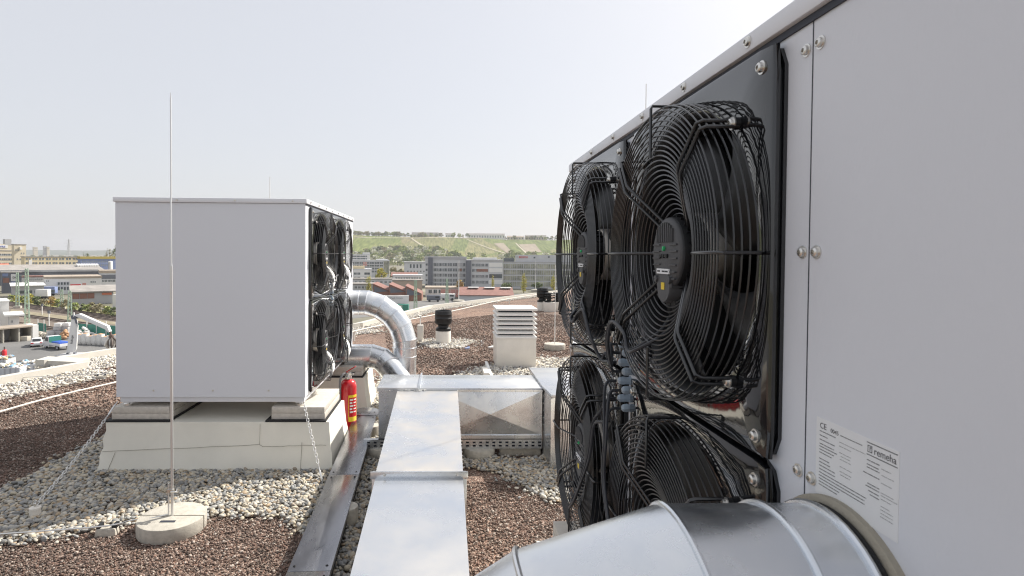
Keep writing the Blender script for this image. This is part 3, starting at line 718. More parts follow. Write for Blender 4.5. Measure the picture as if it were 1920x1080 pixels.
# crossing duct
CX0, CX1, CY0, CY1, CZ0, CZ1 = -.575, .86, 4.93, 5.45, .175, .62
t = thing("box_duct", "galvanised box duct lying crosswise with an X creased side panel", "duct", (CX0, CY0, 0), 0, "rectangular galvanised ducts")
X1, Yd = CX1 - CX0, CY1 - CY0
b = MB(); b.box(0, X1, 0, Yd, CZ0, CZ1 - .012); b.build("body", M['zinc'], t)
b = MB(); b.box(-.012, .348, -.014, Yd + .012, CZ1 - .014, CZ1 + .004); b.box(.358, X1, -.012, Yd + .012, CZ1 - .014, CZ1); b.build("lid", M['zinct'], t, bevel=.002)
b = MB(); b.box(-.01, X1, -.016, -.001, CZ1 - .03, CZ1 - .0135); b.build("lid_flange", M['zinc'], t)
b = MB(); b.box(.346, .360, -.016, Yd + .014, CZ1 - .03, CZ1 + .022); b.build("joint_flange", M['zinc'], t)
b = MB(); rivets(b, (0.02, -.016, CZ1 - .022), (X1, -.016, CZ1 - .022), 9, .006, 'Y', -1); b.build("rivets", M['steel'], t, smooth=True)
# creased panel: shallow pyramid folded outwards
x0, x1, z0, z1 = .52, X1 - .01, CZ0 + .03, CZ1 - .035
b = MB(); b.add([(x0, -.0015, z0), (x1, -.0015, z0), (x1, -.0015, z1), (x0, -.0015, z1), ((x0 + x1) / 2, -.034, (z0 + z1) / 2)], [(0, 1, 4), (1, 2, 4), (2, 3, 4), (3, 0, 4)]); b.build("creased_panel", M['zinc'], t)
b = MB(); b.box(.47, X1, -.012, -.0005, CZ0, CZ0 + .028); b.build("lower_flange", M['zinc'], t)
# perforated rail under it
t = thing("support_rail", "perforated galvanised rail carrying the crosswise box duct", "rail", (CX0, CY0 - .005, 0))
b = MB(); zr0, zr1 = .085, .165; X = X1 + .0
for (a, c) in [(zr0, zr0 + .018), (zr0 + .033, zr0 + .047), (zr0 + .062, zr1)]: b.box(-.13, X, 0, .003, a, c)
sx_ = -.13; pitch = .0577
while sx_ < X:
    for (a, c) in [(zr0 + .018, zr0 + .033), (zr0 + .047, zr0 + .062)]: b.box(sx_, min(sx_ + pitch - .026, X), .0001, .0029, a, c)
    sx_ += pitch
b.box(-.13, X, .003, .04, zr1 - .003, zr1); b.box(-.13, X, .003, .04, zr0, zr0 + .003); b.build("channel", M['zinc'], t)
MB().box(-.12, X, .02, .024, zr0 + .004, zr1 - .004).build("backing", M['gap'], t)
MB().box(-.0, X, -.004, .3, zr1 + .001, .1745).build("felt_strip", M['rubber'], t)
def block(x, y, label, r=.14, h=.085):
    return tag(MB().lathe([(.001, 0), (r * .95, 0), (r, .01), (r, h - .012), (r * .95, h), (.001, h)], 32, (x, y, 0)).build("concrete_support", M['concrete'], smooth=True), label, "concrete support", "round concrete feet under ducts and tray")
block(.31, 4.98, "round concrete foot under the creased panel of the box duct"); block(-.56, 5.02, "round concrete foot at the left end of the box duct's rail")
block(-.64, 3.72, "round concrete foot beside the dark tray next to the long duct", .075, .12); block(-.70, 5.5, "round concrete foot under the far end of the dark tray", .075, .12)
tag(MB().box(.5, .86, 4.98, 5.2, 0, .085).build("concrete_beam", M['concrete'], bevel=.006), "low concrete beam under the right end of the box duct", "beam")
# right hand corner box
t = thing("corner_duct", "tall galvanised box duct at the right end of the crosswise duct", "duct", (.872, 4.62, 0), 0, "rectangular galvanised ducts")
b = MB(); b.add([(0, .3, .0), (.02, 0, 0), (.9, 0, 0), (.9, 1.1, 0), (0, 1.1, 0), (0, .3, .612), (.02, 0, .612), (.9, 0, .612), (.9, 1.1, .612), (0, 1.1, .612)], [(4, 3, 2, 1, 0), (5, 6, 7, 8, 9), (0, 1, 6, 5), (1, 2, 7, 6), (2, 3, 8, 7), (3, 4, 9, 8), (4, 0, 5, 9)]); b.build("body", M['zinc'], t)
b = MB(); b.poly([(-.012, .3), (.006, -.014), (.912, -.014), (.912, 1.112), (-.012, 1.112)], .614, .640); b.build("lid", M['zinct'], t, bevel=.002)
b = MB(); b.box(.004, .02, -.02, .006, 0, .61); b.build("corner_post", M['zinc'], t)
b = MB(); rivets(b, (-.001, .31, .58), (-.001, .31, .2), 6, .006, 'X', -1); rivets(b, (-.012, .3, .627), (-.012, 1.1, .627), 6, .006, 'X', -1); b.build("rivets", M['steel'], t, smooth=True)
# long duct towards the camera: slopes gently down
t = thing("long_duct", "long pale galvanised duct running towards the camera with a joint flange", "duct", (-.41, 4.915, .60), 0, "rectangular galvanised ducts")
def sect(y0, y1, wob, dz=0):
    b = MB(); s = -.0835; n = 8; vs = []; nx = 7
    for i in range(n + 1):
        y = y0 + (y1 - y0) * i / n
        for j in range(nx + 1):
            x = .525 * j / nx; e = 0 if j in (0, nx) or i in (0, n) else wob * math.sin(PI * i / n) * math.sin(PI * j / nx)
            vs.append((x, -y, s * y + e + dz))
    b.add(vs, [(i * (nx + 1) + j, i * (nx + 1) + j + 1, (i + 1) * (nx + 1) + j + 1, (i + 1) * (nx + 1) + j) for i in range(n) for j in range(nx)])
    zb = -.40
    b.add([(0, -y0, s * y0 + dz), (0, -y1, s * y1 + dz), (0, -y1, zb + .02), (0, -y0, zb)], [(0, 1, 2, 3)]); b.add([(.525, -y0, s * y0 + dz), (.525, -y1, s * y1 + dz), (.525, -y1, zb + .02), (.525, -y0, zb)], [(3, 2, 1, 0)])
    b.add([(0, -y1, s * y1 + dz), (.525, -y1, s * y1 + dz), (.525, -y1, zb + .02), (0, -y1, zb + .02)], [(0, 1, 2, 3)]); b.add([(0, -y0, s * y0 + dz), (.525, -y0, s * y0 + dz), (.525, -y0, zb), (0, -y0, zb)], [(0, 1, 2, 3)])
    return b
sect(.012, 1.52, -.006).build("far_section", M['zincp'], t, smooth=True); sect(1.545, 4.2, -.008, -.028).build("near_section", M['zinct'], t, smooth=True)
b = MB(); zf = -.0835 * 1.53; b.box(-.022, .547, -1.546, -1.519, zf - .42 + .10, zf + .004); b.box(-.03, .555, -1.549, -1.545, zf - .035, zf + .012); b.build("joint_flange", M['zinc'], t, bevel=.002)
for x in (.055, .485): b = MB(); bolt(b, (x, -1.549, zf - .008), .007, 'Y', 0, .008, -1); b.build("screw", M['steel'], t, smooth=True)
b = MB()
for k in range(26):
    y = .06 + k * .058
    for x, sg in ((-.001, -1), (.526, 1)): b.lathe([(.004, 0), (.003, .005 * sg), (.0003, .006 * sg)], 6, (x, -y, -.0835 * y - .012), 'X')
b.build("rivets", M['steel'], t)
b = MB(); rr = random.Random(5)
for k in range(30): b.obox((.03 + rr.random() * .22, .004 - rr.random() * .02, .004 + rr.random() * .006), (.012, .006, .004), Matrix.Rotation(rr.random() * 3, 3, 'Z'))
b.build("sealant_crumbs", M['white'], t)
# dark tray
t = thing("cable_tray", "dark grey metal cable tray lid lying on the gravel beside the long duct", "cable tray", (-.70, 2.93, 0))
dy = Vector((-.116, 3.02, 0)); ang = math.atan2(dy.y, dy.x) - PI / 2
t.rotation_euler = (0, 0, ang)
for y0, y1 in ((-1.6, .0), (.003, 1.30), (1.303, 2.86)):
    b = MB(); b.box(-.112, .112, y0, y1, .126, .130); b.box(-.112, -.109, y0, y1, .098, .1255); b.box(.109, .112, y0, y1, .098, .1255); b.build("lid", M['zincd'], t, bevel=.0012)
MB().box(-.10, .10, -1.6, 2.86, .02, .122).build("trough", M['plastic'], t)
b = MB(); b.poly([(-.125, 2.865), (.13, 2.865), (.135, 3.06), (.05, 3.14), (-.06, 3.14), (-.12, 3.08)], .128, .140); b.build("end_cover", M['zincd'], t, bevel=.002)
for y in (-.05, .05, 1.255, 1.35, 2.80, 2.95):
    for x in (-.085, .085): b = MB(); bolt(b, (x, y, .130 if y < 2.86 else .140), .006, 'Z', 0, .005); b.build("screw", M['plastic'], t, smooth=True)

# ================================================================== FIRE EXTINGUISHER
t = thing("fire_extinguisher", "red fire extinguisher with grey hose standing behind the nearer plinth", "fire extinguisher", (-.955, 5.62, 0))
MB().lathe([(.001, 0), (.079, 0), (.082, .01), (.082, .035), (.001, .035)], 40).build("foot_ring", M['rubber'], t, smooth=True)
MB().lathe([(.001, .033), (.077, .034), (.0805, .045), (.0805, .47), (.077, .50), (.065, .525), (.045, .540), (.028, .545), (.001, .546)], 48).build("bottle", M['redp'], t, smooth=True)
b = MB(); b.lathe([(.03, .545), (.033, .55), (.033, .572), (.02, .58), (.02, .60), (.001, .601)], 24); b.box(-.018, .05, -.016, .016, .585, .612); b.build("valve", M['steel'], t, bevel=.002)
b = MB(); b.beam((-.02, 0, .615), (.075, -.01, .675), .026, .010); b.build("lever", M['redp'], t, bevel=.003); b = MB(); b.beam((.0, 0, .600), (.07, -.012, .618), .022, .008); b.build("carry_handle", M['plastic'], t, bevel=.002)
MB().tube(spline([(-.02, -.01, .60), (-.045, -.03, .598), (-.068, -.055, .56), (-.072, -.065, .48), (-.071, -.066, .30), (-.07, -.064, .12)], 8), .0115, 10).build("hose", mat("grey rubber hose", (.20, .20, .205), .5), t, smooth=True)
MB().tube([(-.07, -.064, .16), (-.07, -.064, .06)], [.015, .011], 10).build("nozzle", M['plastic'], t, smooth=True)
aa, ab = math.radians(-86), math.radians(-8)
def lab(z0, z1, a0, a1, r, m, nm): MB().lathe([(r, z0), (r, z1)], 14, a0=math.radians(a0), a1=math.radians(a1)).build(nm, m, t, smooth=True)
lab(.14, .40, -80, -5, .0811, M['yellow'], "label_border"); lab(.185, .375, -76, -9, .0815, M['redp'], "label_field")
for k, z in enumerate((.345, .315, .285, .255, .225)):
    lab(z, z + .017, -70, -48 - 5 * (k % 2), .0819, M['white'], "label_print"); lab(z + .002, z + .014, -42, -16 - 4 * (k % 3), .0819, M['white'], "label_print")

# ================================================================== ROOF VENTS
p = on_z(968, 690); vx, vy = p.x, p.y
t = thing("louvre_vent", "white box vent with six slanted louvres on a cream base", "roof vent", (vx, vy, 0))
hw = .315
b = MB(); b.box(-hw, hw, 0, 2 * hw, 0, .47); b.build("base", M['cream'], t, bevel=.006)
MB().box(-hw + .06, hw - .06, .06, 2 * hw - .06, .46, .90).build("core", M['gap'], t)
for k in range(6):
    z = .495 + k * .072; b = MB(); a_, o_ = hw - .035, hw + .012
    q = [(-a_, .035), (a_, .035), (a_, 2 * hw - .035), (-a_, 2 * hw - .035)]; q2 = [(-o_, -.012), (o_, -.012), (o_, 2 * hw + .012), (-o_, 2 * hw + .012)]
    b.add([(x, y, z + .026) for x, y in q] + [(x, y, z) for x, y in q2] + [(x, y, z - .024) for x, y in q2] + [(x, y, z - .008) for x, y in q],
          [(0, 1, 5, 4), (1, 2, 6, 5), (2, 3, 7, 6), (3, 0, 4, 7)] + [(4, 5, 9, 8), (5, 6, 10, 9), (6, 7, 11, 10), (7, 4, 8, 11)] + [(8, 9, 13, 12), (9, 10, 14, 13), (10, 11, 15, 14), (11, 8, 12, 15)] + [(12, 13, 1, 0), (13, 14, 2, 1), (14, 15, 3, 2), (15, 12, 0, 3)])
    b.build("louvre", M['white'], t)
b = MB(); b.box(-hw - .014, hw + .014, -.014, 2 * hw + .014, .912, .945); b.build("cap", M['white'], t, bevel=.004)
t = thing("kerb", "low white kerb angle bounding the pebbles left of the louvre vent", "kerb", tuple(on_z(916, 700)))
MB().box(-.02, .02, -.9, .5, 0, .09).build("long_side", M['white'], t, bevel=.004); MB().box(-.10, -.022, -.45, -.02, 0, .10).build("short_side", M['cream'], t, bevel=.004)
def black_vent(px, yb, s, lab, base='round'):
    p = on_z(px, yb); t = thing("pipe_vent", lab, "roof vent", p, 0, "black pipe vents on the roof"); t.location.z = 0
    if base == 'round': MB().lathe([(.001, .25), (.15, .25), (.155, .24), (.155, 0)], 32).build("base", M['cream'], t, smooth=True)
    else: MB().box(-.2, .2, -.2, .2, 0, .25).build("base", M['cream'], t, bevel=.005)
    b = MB(); b.lathe([(.135, .251), (.155, .255), (.155, .30), (.11, .325), (.105, .36), (.16, .40), (.172, .41), (.172, .50), (.176, .505), (.172, .51), (.172, .585), (.176, .59), (.172, .60), (.165, .66), (.15, .665), (.14, .63), (.001, .62)], 36); b.build("hood", M['plastic'], t, smooth=True)
    if s != 1: t.scale = (s, s, s)
    return t
black_vent(831, 643, 1.0, "black round pipe vent on a white base beside the small white post")
black_vent(1017, 582, 1.1, "black pipe vent farthest back near the close fans, on a round base")
def small_vent(px, yb, lab):
    p = on_z(px, yb); t = thing("pipe_vent", lab, "roof vent", (p.x, p.y, 0), 0, "black pipe vents on the roof")
    MB().box(-.17, .17, -.17, .17, 0, .30).build("base", M['cream'], t, bevel=.005)
    b = MB(); b.lathe([(.13, .30), (.14, .33), (.07, .36), (.07, .40), (.13, .42), (.13, .45), (.07, .455), (.07, .49), (.13, .495), (.13, .52), (.07, .525), (.07, .56), (.13, .565), (.12, .6), (.001, .61)], 24); b.build("hood", M['plastic'], t, smooth=True)
small_vent(1029, 584, "small ribbed black vent on a square white base, left one"); small_vent(1044, 583, "small ribbed black vent on a square white base beside the close fans")
p = on_z(788, 640); t = thing("roof_post", "small white square post with a peg beside the black round vent", "post", (p.x, p.y, 0))
MB().box(-.06, .06, -.06, .06, 0, .34).build("casing", M['cream'], t, bevel=.006); MB().cyl((0, 0, .34), (0, 0, .52), .012, n=8).build("peg", M['white'], t, smooth=True); MB().cyl((0, 0, .5), (0, 0, .53), .03, n=10).build("cap", M['white'], t, smooth=True)
def scrap(px, py, m, sz, lab, nm="scrap"):
    p = on_z(px, py); b = MB(); b.obox((0, 0, .02), (sz, sz * .6, .03), Matrix.Rotation(.5, 3, 'Z')); b.obox((sz * .3, .03, .03), (sz * .5, sz * .5, .03), Matrix.Rotation(1.1, 3, 'X'))
    tag(b.build(nm, m, bevel=.006, loc=(p.x, p.y, 0)), lab, "scrap")
scrap(866, 652, M['cream'], .12, "cream scrap lying on the gravel right of the black vent"); scrap(876, 655, mat("pale blue plastic", (.35, .42, .62), .4), .09, "pale blue plastic scrap on the gravel right of the black vent"); scrap(921, 653, M['white'], .11, "flat white scrap on the gravel left of the louvre vent")

# ================================================================== THE CITY BELOW
M.update(
    asphalt=mat("yard asphalt", (.16, .158, .155), .9, var=.16, vscale=.08),
    scrub=mat("city ground", (.15, .15, .10), .95, var=.35, vscale=.05, tint=(.24, .22, .17)),
    ballast=mat("rail ballast", (.16, .13, .105), .95, var=.25, vscale=.3),
    rail=mat("rusty rail", (.10, .075, .06), .6),
    glass=mat("window glass", (.09, .11, .125), .12, var=.3, vscale=.2, spec=.8),
    glassg=mat("greenish curtain glass", (.20, .24, .22), .12, var=.6, vscale=.16, spec=.8, tint=(.52, .52, .40)),
    gwall=mat("grey render", (.42, .42, .43), .8, var=.06, vscale=.3),
    gpanel=mat("pale grey cladding", (.55, .56, .58), .5, var=.05, vscale=.3),
    dark=mat("dark blue grey cladding and shed shade", (.13, .14, .17), .6),
    beige=mat("beige render", (.62, .55, .42), .8, var=.05, vscale=.2),
    creamw=mat("cream yellow render", (.68, .58, .38), .8, var=.05, vscale=.2),
    bluew=mat("blue render", (.20, .25, .42), .7, var=.06, vscale=.2),
    whitew=mat("white render", (.74, .73, .71), .8, var=.05, vscale=.3),
    pink=mat("salmon render", (.60, .30, .26), .8, var=.05, vscale=.3),
    brick=mat("red brick", (.27, .135, .10), .9, var=.15, vscale=.8),
    tile=mat("red roof tile", (.23, .115, .095), .9, var=.2, vscale=.7),
    groof=mat("grey felt roof", (.30, .28, .26), .9, var=.2, vscale=.3),
    broof=mat("brown sheet roof", (.36, .30, .24), .8, var=.12, vscale=.3),
    skyl=mat("white skylight", (.78, .77, .75), .4),
    red=mat("red sign paint", (.70, .03, .04), .4), blues=mat("blue sign paint", (.03, .05, .40), .4),
    orange=mat("orange tarpaulin", (.55, .17, .09), .6), green=mat("green fence sheet", (.04, .22, .17), .6, var=.1, vscale=.5),
    mastg=mat("pale green mast paint", (.38, .48, .38), .6), tyre=mat("tyre rubber", (.02, .02, .02), .8),
    carw=mat("white car paint", (.74, .74, .75), .25, coat=.6), carg=mat("car window", (.03, .035, .04), .08), bluet=mat("blue tarpaulin", (.03, .10, .45), .5),
    bag=mat("white big bag", (.74, .73, .70), .8, var=.06, vscale=2), soil=mat("orange sand", (.50, .30, .17), .9, var=.2, vscale=1.5),
    bark=mat("bark", (.10, .08, .06), .9),
    vine=None,
)
def leafmat(nm, cols): return island_mat(nm, cols, .7, .2)
LEAF = dict(
    dark=leafmat("dark spring leaves", [(0.130, 0.176, 0.085), (0.195, 0.234, 0.104), (0.104, 0.143, 0.078), (0.234, 0.260, 0.130)]),
    fresh=leafmat("fresh spring leaves", [(0.260, 0.325, 0.104), (0.351, 0.390, 0.130), (0.208, 0.260, 0.091), (0.416, 0.429, 0.169)]),
    yellow=leafmat("yellow green leaves", [(0.494, 0.468, 0.091), (0.598, 0.546, 0.117), (0.364, 0.364, 0.091), (0.520, 0.416, 0.117)]),
    olive=leafmat("olive twigs and buds", [(0.325, 0.286, 0.182), (0.403, 0.351, 0.221), (0.247, 0.221, 0.143), (0.364, 0.351, 0.182)]),
    blossom=leafmat("white blossom and leaves", [(0.750, 0.741, 0.611), (0.598, 0.585, 0.429), (0.750, 0.750, 0.715), (0.416, 0.429, 0.247)]),
    rust=leafmat("copper young leaves", [(0.442, 0.273, 0.117), (0.520, 0.351, 0.130), (0.351, 0.260, 0.117), (0.416, 0.351, 0.130)]),
)
def flat(name, pts, z, m):
    b = MB(); b.add([(p[0], p[1], z) for p in pts], [tuple(range(len(pts)))]); return tag(b.build(name, m), kind='structure')
def gp_(px, py, z=G): return on_z(px, py, z)
ground = MB(); ground.add([(-5900, -300, G), (5900, -300, G), (5900, 5900, G), (-5900, 5900, G)], [(0, 1, 2, 3)]); tag(ground.build("ground", M['scrub']), kind='structure')
flat("yard_pavement", [gp_(-160, 641), gp_(72, 636), gp_(240, 626), (20, 90), (20, 20), (-120, 20)], G + .05, M['asphalt'])
flat("rail_ballast_ground", [gp_(-40, 563), gp_(230, 592), (40, 110), (40, 96), gp_(230, 634), gp_(-40, 622)], G + .03, M['ballast'])
M['verge'] = mat("spring grass verge", (.20, .22, .08), .95, var=.3, vscale=.4, tint=(.33, .31, .14))
flat("grass_verge_ground", [gp_(0, 560), gp_(120, 574), gp_(232, 587), gp_(232, 596), gp_(120, 583), gp_(0, 567)], G + .045, M['verge'])
flat("track_verge_ground", [gp_(20, 580), gp_(232, 606), gp_(232, 611), gp_(20, 589)], G + .045, mat("dry trackside weeds", (.22, .20, .12), .95, var=.3, vscale=.4, tint=(.33, .28, .20)))
flat("city_street", [gp_(640, 600), gp_(1060, 552), gp_(1060, 545), gp_(640, 575)], G + .04, M['asphalt'])

# ---- hill with vineyards
def ridge(x):
    base = np.interp(x, [-5000, -1150, -800, -520, -240, 280, 1200, 5000], [-15, -15, -14, 38, 50.5, 41, 44, 30]); return base
def hill_z(x, y):
    f = np.clip((y - 930) / 470, 0, 1); f = f * (.55 + .45 * f); top = ridge(x)
    return G - .5 + (top - G + .5) * f + 1.2 * np.sin(x * .021 + 1) * f + .8 * np.sin(x * .057 + y * .02) * f
def on_hill(px, py):
    d = ray(px, py)
    for y in np.arange(930, 1420, 2.0):
        p = EYE + d * (y / d.y)
        if p.z < hill_z(p.x, p.y): return Vector((p.x, p.y, float(hill_z(p.x, p.y))))
    p = EYE + d * (1400 / d.y); return Vector((p.x, 1400, float(hill_z(p.x, 1400))))
def vine_mat():
    m, N, L, b = _nodes("vineyard slope"); b.inputs["Roughness"].default_value = .95; b.inputs["Specular IOR Level"].default_value = .1
    tc = N.new("ShaderNodeTexCoord"); mp = N.new("ShaderNodeMapping"); mp.inputs["Scale"].default_value = (.018, .0055, .0); mp.inputs["Rotation"].default_value = (0, 0, .5)
    L.new(tc.outputs["Object"], mp.inputs[0])
    v = N.new("ShaderNodeTexVoronoi"); v.inputs["Scale"].default_value = 1; L.new(mp.outputs[0], v.inputs["Vector"])
    sp = N.new("ShaderNodeSeparateColor"); L.new(v.outputs["Color"], sp.inputs[0])
    r = N.new("ShaderNodeValToRGB"); e = r.color_ramp.elements
    e[0].color = (.135, .165, .06, 1); e[1].color = (.20, .215, .085, 1); x = e.new(.5); x.color = (.165, .195, .065, 1); x = e.new(.86); x.color = (.21, .19, .11, 1)
    L.new(sp.outputs[0], r.inputs[0])
    wv = N.new("ShaderNodeTexNoise"); wv.inputs["Scale"].default_value = .35; mp2 = N.new("ShaderNodeMapping"); mp2.inputs["Scale"].default_value = (1, .06, .1); mp2.inputs["Rotation"].default_value = (0, 0, .35)
    L.new(tc.outputs["Object"], mp2.inputs[0]); L.new(mp2.outputs[0], wv.inputs["Vector"])
    mx = N.new("ShaderNodeMix"); mx.data_type = 'RGBA'; mx.blend_type = 'MULTIPLY'; mx.inputs[0].default_value = 1
    r2 = N.new("ShaderNodeValToRGB"); r2.color_ramp.elements[0].color = (.55, .6, .55, 1); r2.color_ramp.elements[1].color = (1.25, 1.2, 1.2, 1); r2.color_ramp.elements[0].position = .35; r2.color_ramp.elements[1].position = .65
    L.new(wv.outputs["Fac"], r2.inputs[0]); L.new(r.outputs[0], mx.inputs[6]); L.new(r2.outputs[0], mx.inputs[7]); L.new(mx.outputs[2], b.inputs["Base Color"])
    return m
hx, hy = np.linspace(-1300, 2200, 141), np.concatenate([np.linspace(925, 1410, 50), np.linspace(1450, 2600, 6)])
XX, YY = np.meshgrid(hx, hy); ZZ = hill_z(XX, YY); nxx = len(hx)
V = np.stack([XX, YY, ZZ], 2).reshape(-1, 3); idx = np.arange(len(V)).reshape(len(hy), nxx)
Fc = np.stack([idx[:-1, :-1], idx[:-1, 1:], idx[1:, 1:], idx[1:, :-1]], 2).reshape(-1, 4)
tag(raw_mesh("vineyard_hill", V, Fc, vine_mat(), smooth=True), kind='structure')
M['fallow'] = mat("fallow vineyard soil", (.25, .205, .15), .95, var=.15, vscale=.2, stretch=(1, .1, 1)); M['trackm'] = mat("pale field path", (.42, .38, .28), .95)
def parcel(name, px, m, lift=.6):
    P = [on_hill(*p) for p in px]; n = 8; b = MB(); vs = []
    for i in range(n + 1):
        for j in range(n + 1):
            a = P[0].lerp(P[1], j / n); c = P[3].lerp(P[2], j / n); q = a.lerp(c, i / n); vs.append((q.x, q.y, float(hill_z(q.x, q.y)) + lift))
    b.add(vs, [(i * (n + 1) + j, i * (n + 1) + j + 1, (i + 1) * (n + 1) + j + 1, (i + 1) * (n + 1) + j) for i in range(n) for j in range(n)]); tag(b.build(name, m), kind='structure')
parcel("fallow_field", [(926, 457), (944, 456), (964, 476), (949, 474)], M['fallow']); parcel("fallow_field", [(972, 458.5), (1003, 457.5), (1016, 473), (988, 474)], M['fallow'])
parcel("field_path", [(770, 447.5), (773, 447.5), (806, 468), (801, 468)], M['trackm'], .9); parcel("field_path", [(874, 449), (876, 449), (950, 476), (946, 476)], M['trackm'], .9)
parcel("field_path", [(966, 456), (968, 456), (990, 476), (986, 476)], M['trackm'], .9); parcel("field_path", [(664, 444.5), (900, 446.5), (900, 447.3), (664, 445.3)], M['trackm'], .9)
# distant low hills on the left horizon
XX, YY = np.meshgrid(np.linspace(-5800, -900, 60), np.linspace(4300, 5800, 8)); ZZ = G + 55 * np.clip((YY - 4300) / 700, 0, 1) * (.62 + .25 * np.sin(XX * .0017) + .13 * np.sin(XX * .0045)); idx = np.arange(480).reshape(8, 60)
tag(raw_mesh("far_hills", np.stack([XX, YY, ZZ], 2).reshape(-1, 3), np.stack([idx[:-1, :-1], idx[:-1, 1:], idx[1:, 1:], idx[1:, :-1]], 2).reshape(-1, 4), mat("far wooded hills", (.06, .08, .05), .95, var=.3, vscale=.01), smooth=True), kind='structure')

# ---- trees
def cloud(lobes, n, size, flatness=.7):
    vol = np.array([l[1][0] * l[1][1] * l[1][2] for l in lobes]); pick = rng.choice(len(lobes), n, p=vol / vol.sum())
    d = rng.normal(0, 1, (n, 3)); d /= np.linalg.norm(d, axis=1)[:, None]; r = rng.random(n) ** .5
    C = np.array([l[0] for l in lobes])[pick] + d * r[:, None] * np.array([l[1] for l in lobes])[pick]
    a = rng.normal(0, 1, (n, 3)); a /= np.linalg.norm(a, axis=1)[:, None]; q = np.cross(a, rng.normal(0, 1, (n, 3))); q /= np.linalg.norm(q, axis=1)[:, None]
    s = size * rng.uniform(.5, 1.3, n)[:, None]
    V = np.stack([C - a * s, C + q * s * flatness, C + a * s, C - q * s * flatness], 1).reshape(-1, 3)
    return V, np.arange(4 * n).reshape(n, 4)
def tree(name, label, loc, h, wd, leaf, n, size, shape='round', group=None, trunk=.22, cat="tree"):
    t = thing(name, label, cat, loc, rng.uniform(0, 6), group); r_ = random.Random(int(abs(loc[0] * 7 + loc[1] * 3)) % 9999)
    b = MB(); b.tube([(0, 0, -.3), (.01 * h, 0, h * .3), (0, .02 * h, h * .6), (.01 * h, 0, h * .9)], [h * .022 + .05, h * .017 + .03, h * .010 + .02, .02], 7)
    for k in range(5):
        a = k * 1.26 + r_.random(); z = h * (trunk + .1 + .1 * k); L = wd * (.38 if shape != 'poplar' else .3)
        b.tube([(0, 0, z), (L * .5 * math.cos(a), L * .5 * math.sin(a), z + h * .07), (L * math.cos(a), L * math.sin(a), z + h * .18)], [h * .009 + .02, h * .006 + .01, .01], 5)
    b.build("trunk", M['bark'], t, smooth=True)
    lobes = []
    if shape == 'poplar':
        for k in range(9): f = .12 + .8 * k / 8; w_ = wd * .5 * math.sin(PI * min(1, f * .9 + .12)) ** .7; lobes.append(((r_.uniform(-.1, .1) * wd, r_.uniform(-.1, .1) * wd, h * f), (w_, w_, h * .11)))
    else:
        for k in range(13):
            a, z = r_.uniform(0, 2 * PI), r_.uniform(trunk + .12, .9); rad = wd * .34 * math.sin(PI * min(.98, max(.15, (z - trunk) / (1 - trunk) * .95 + .06))) ** .6 * r_.uniform(.6, 1.1)
            s = r_.uniform(.16, .27); lobes.append(((rad * math.cos(a), rad * math.sin(a), h * z), (wd * s, wd * s, h * s * .62)))
    V, Fc = cloud(lobes, n, size); raw_mesh("crown", V, Fc, LEAF[leaf], t); return t
def tree_at(name, label, px, yb, ytop, wpx, leaf, n=420, shape='round', group=None, Y=None, trunk=.22, sz=.07, cat="tree"):
    p = gp_(px, yb) if Y is None else on_y(px, 479, Y); p.z = G; h = on_y(px, ytop, p.y).z - G; wd = wpx * p.y / F
    return tree(name, label, (p.x, p.y, p.z), h, wd, leaf, n, max(.18, sz * wd), shape, group, trunk, cat)

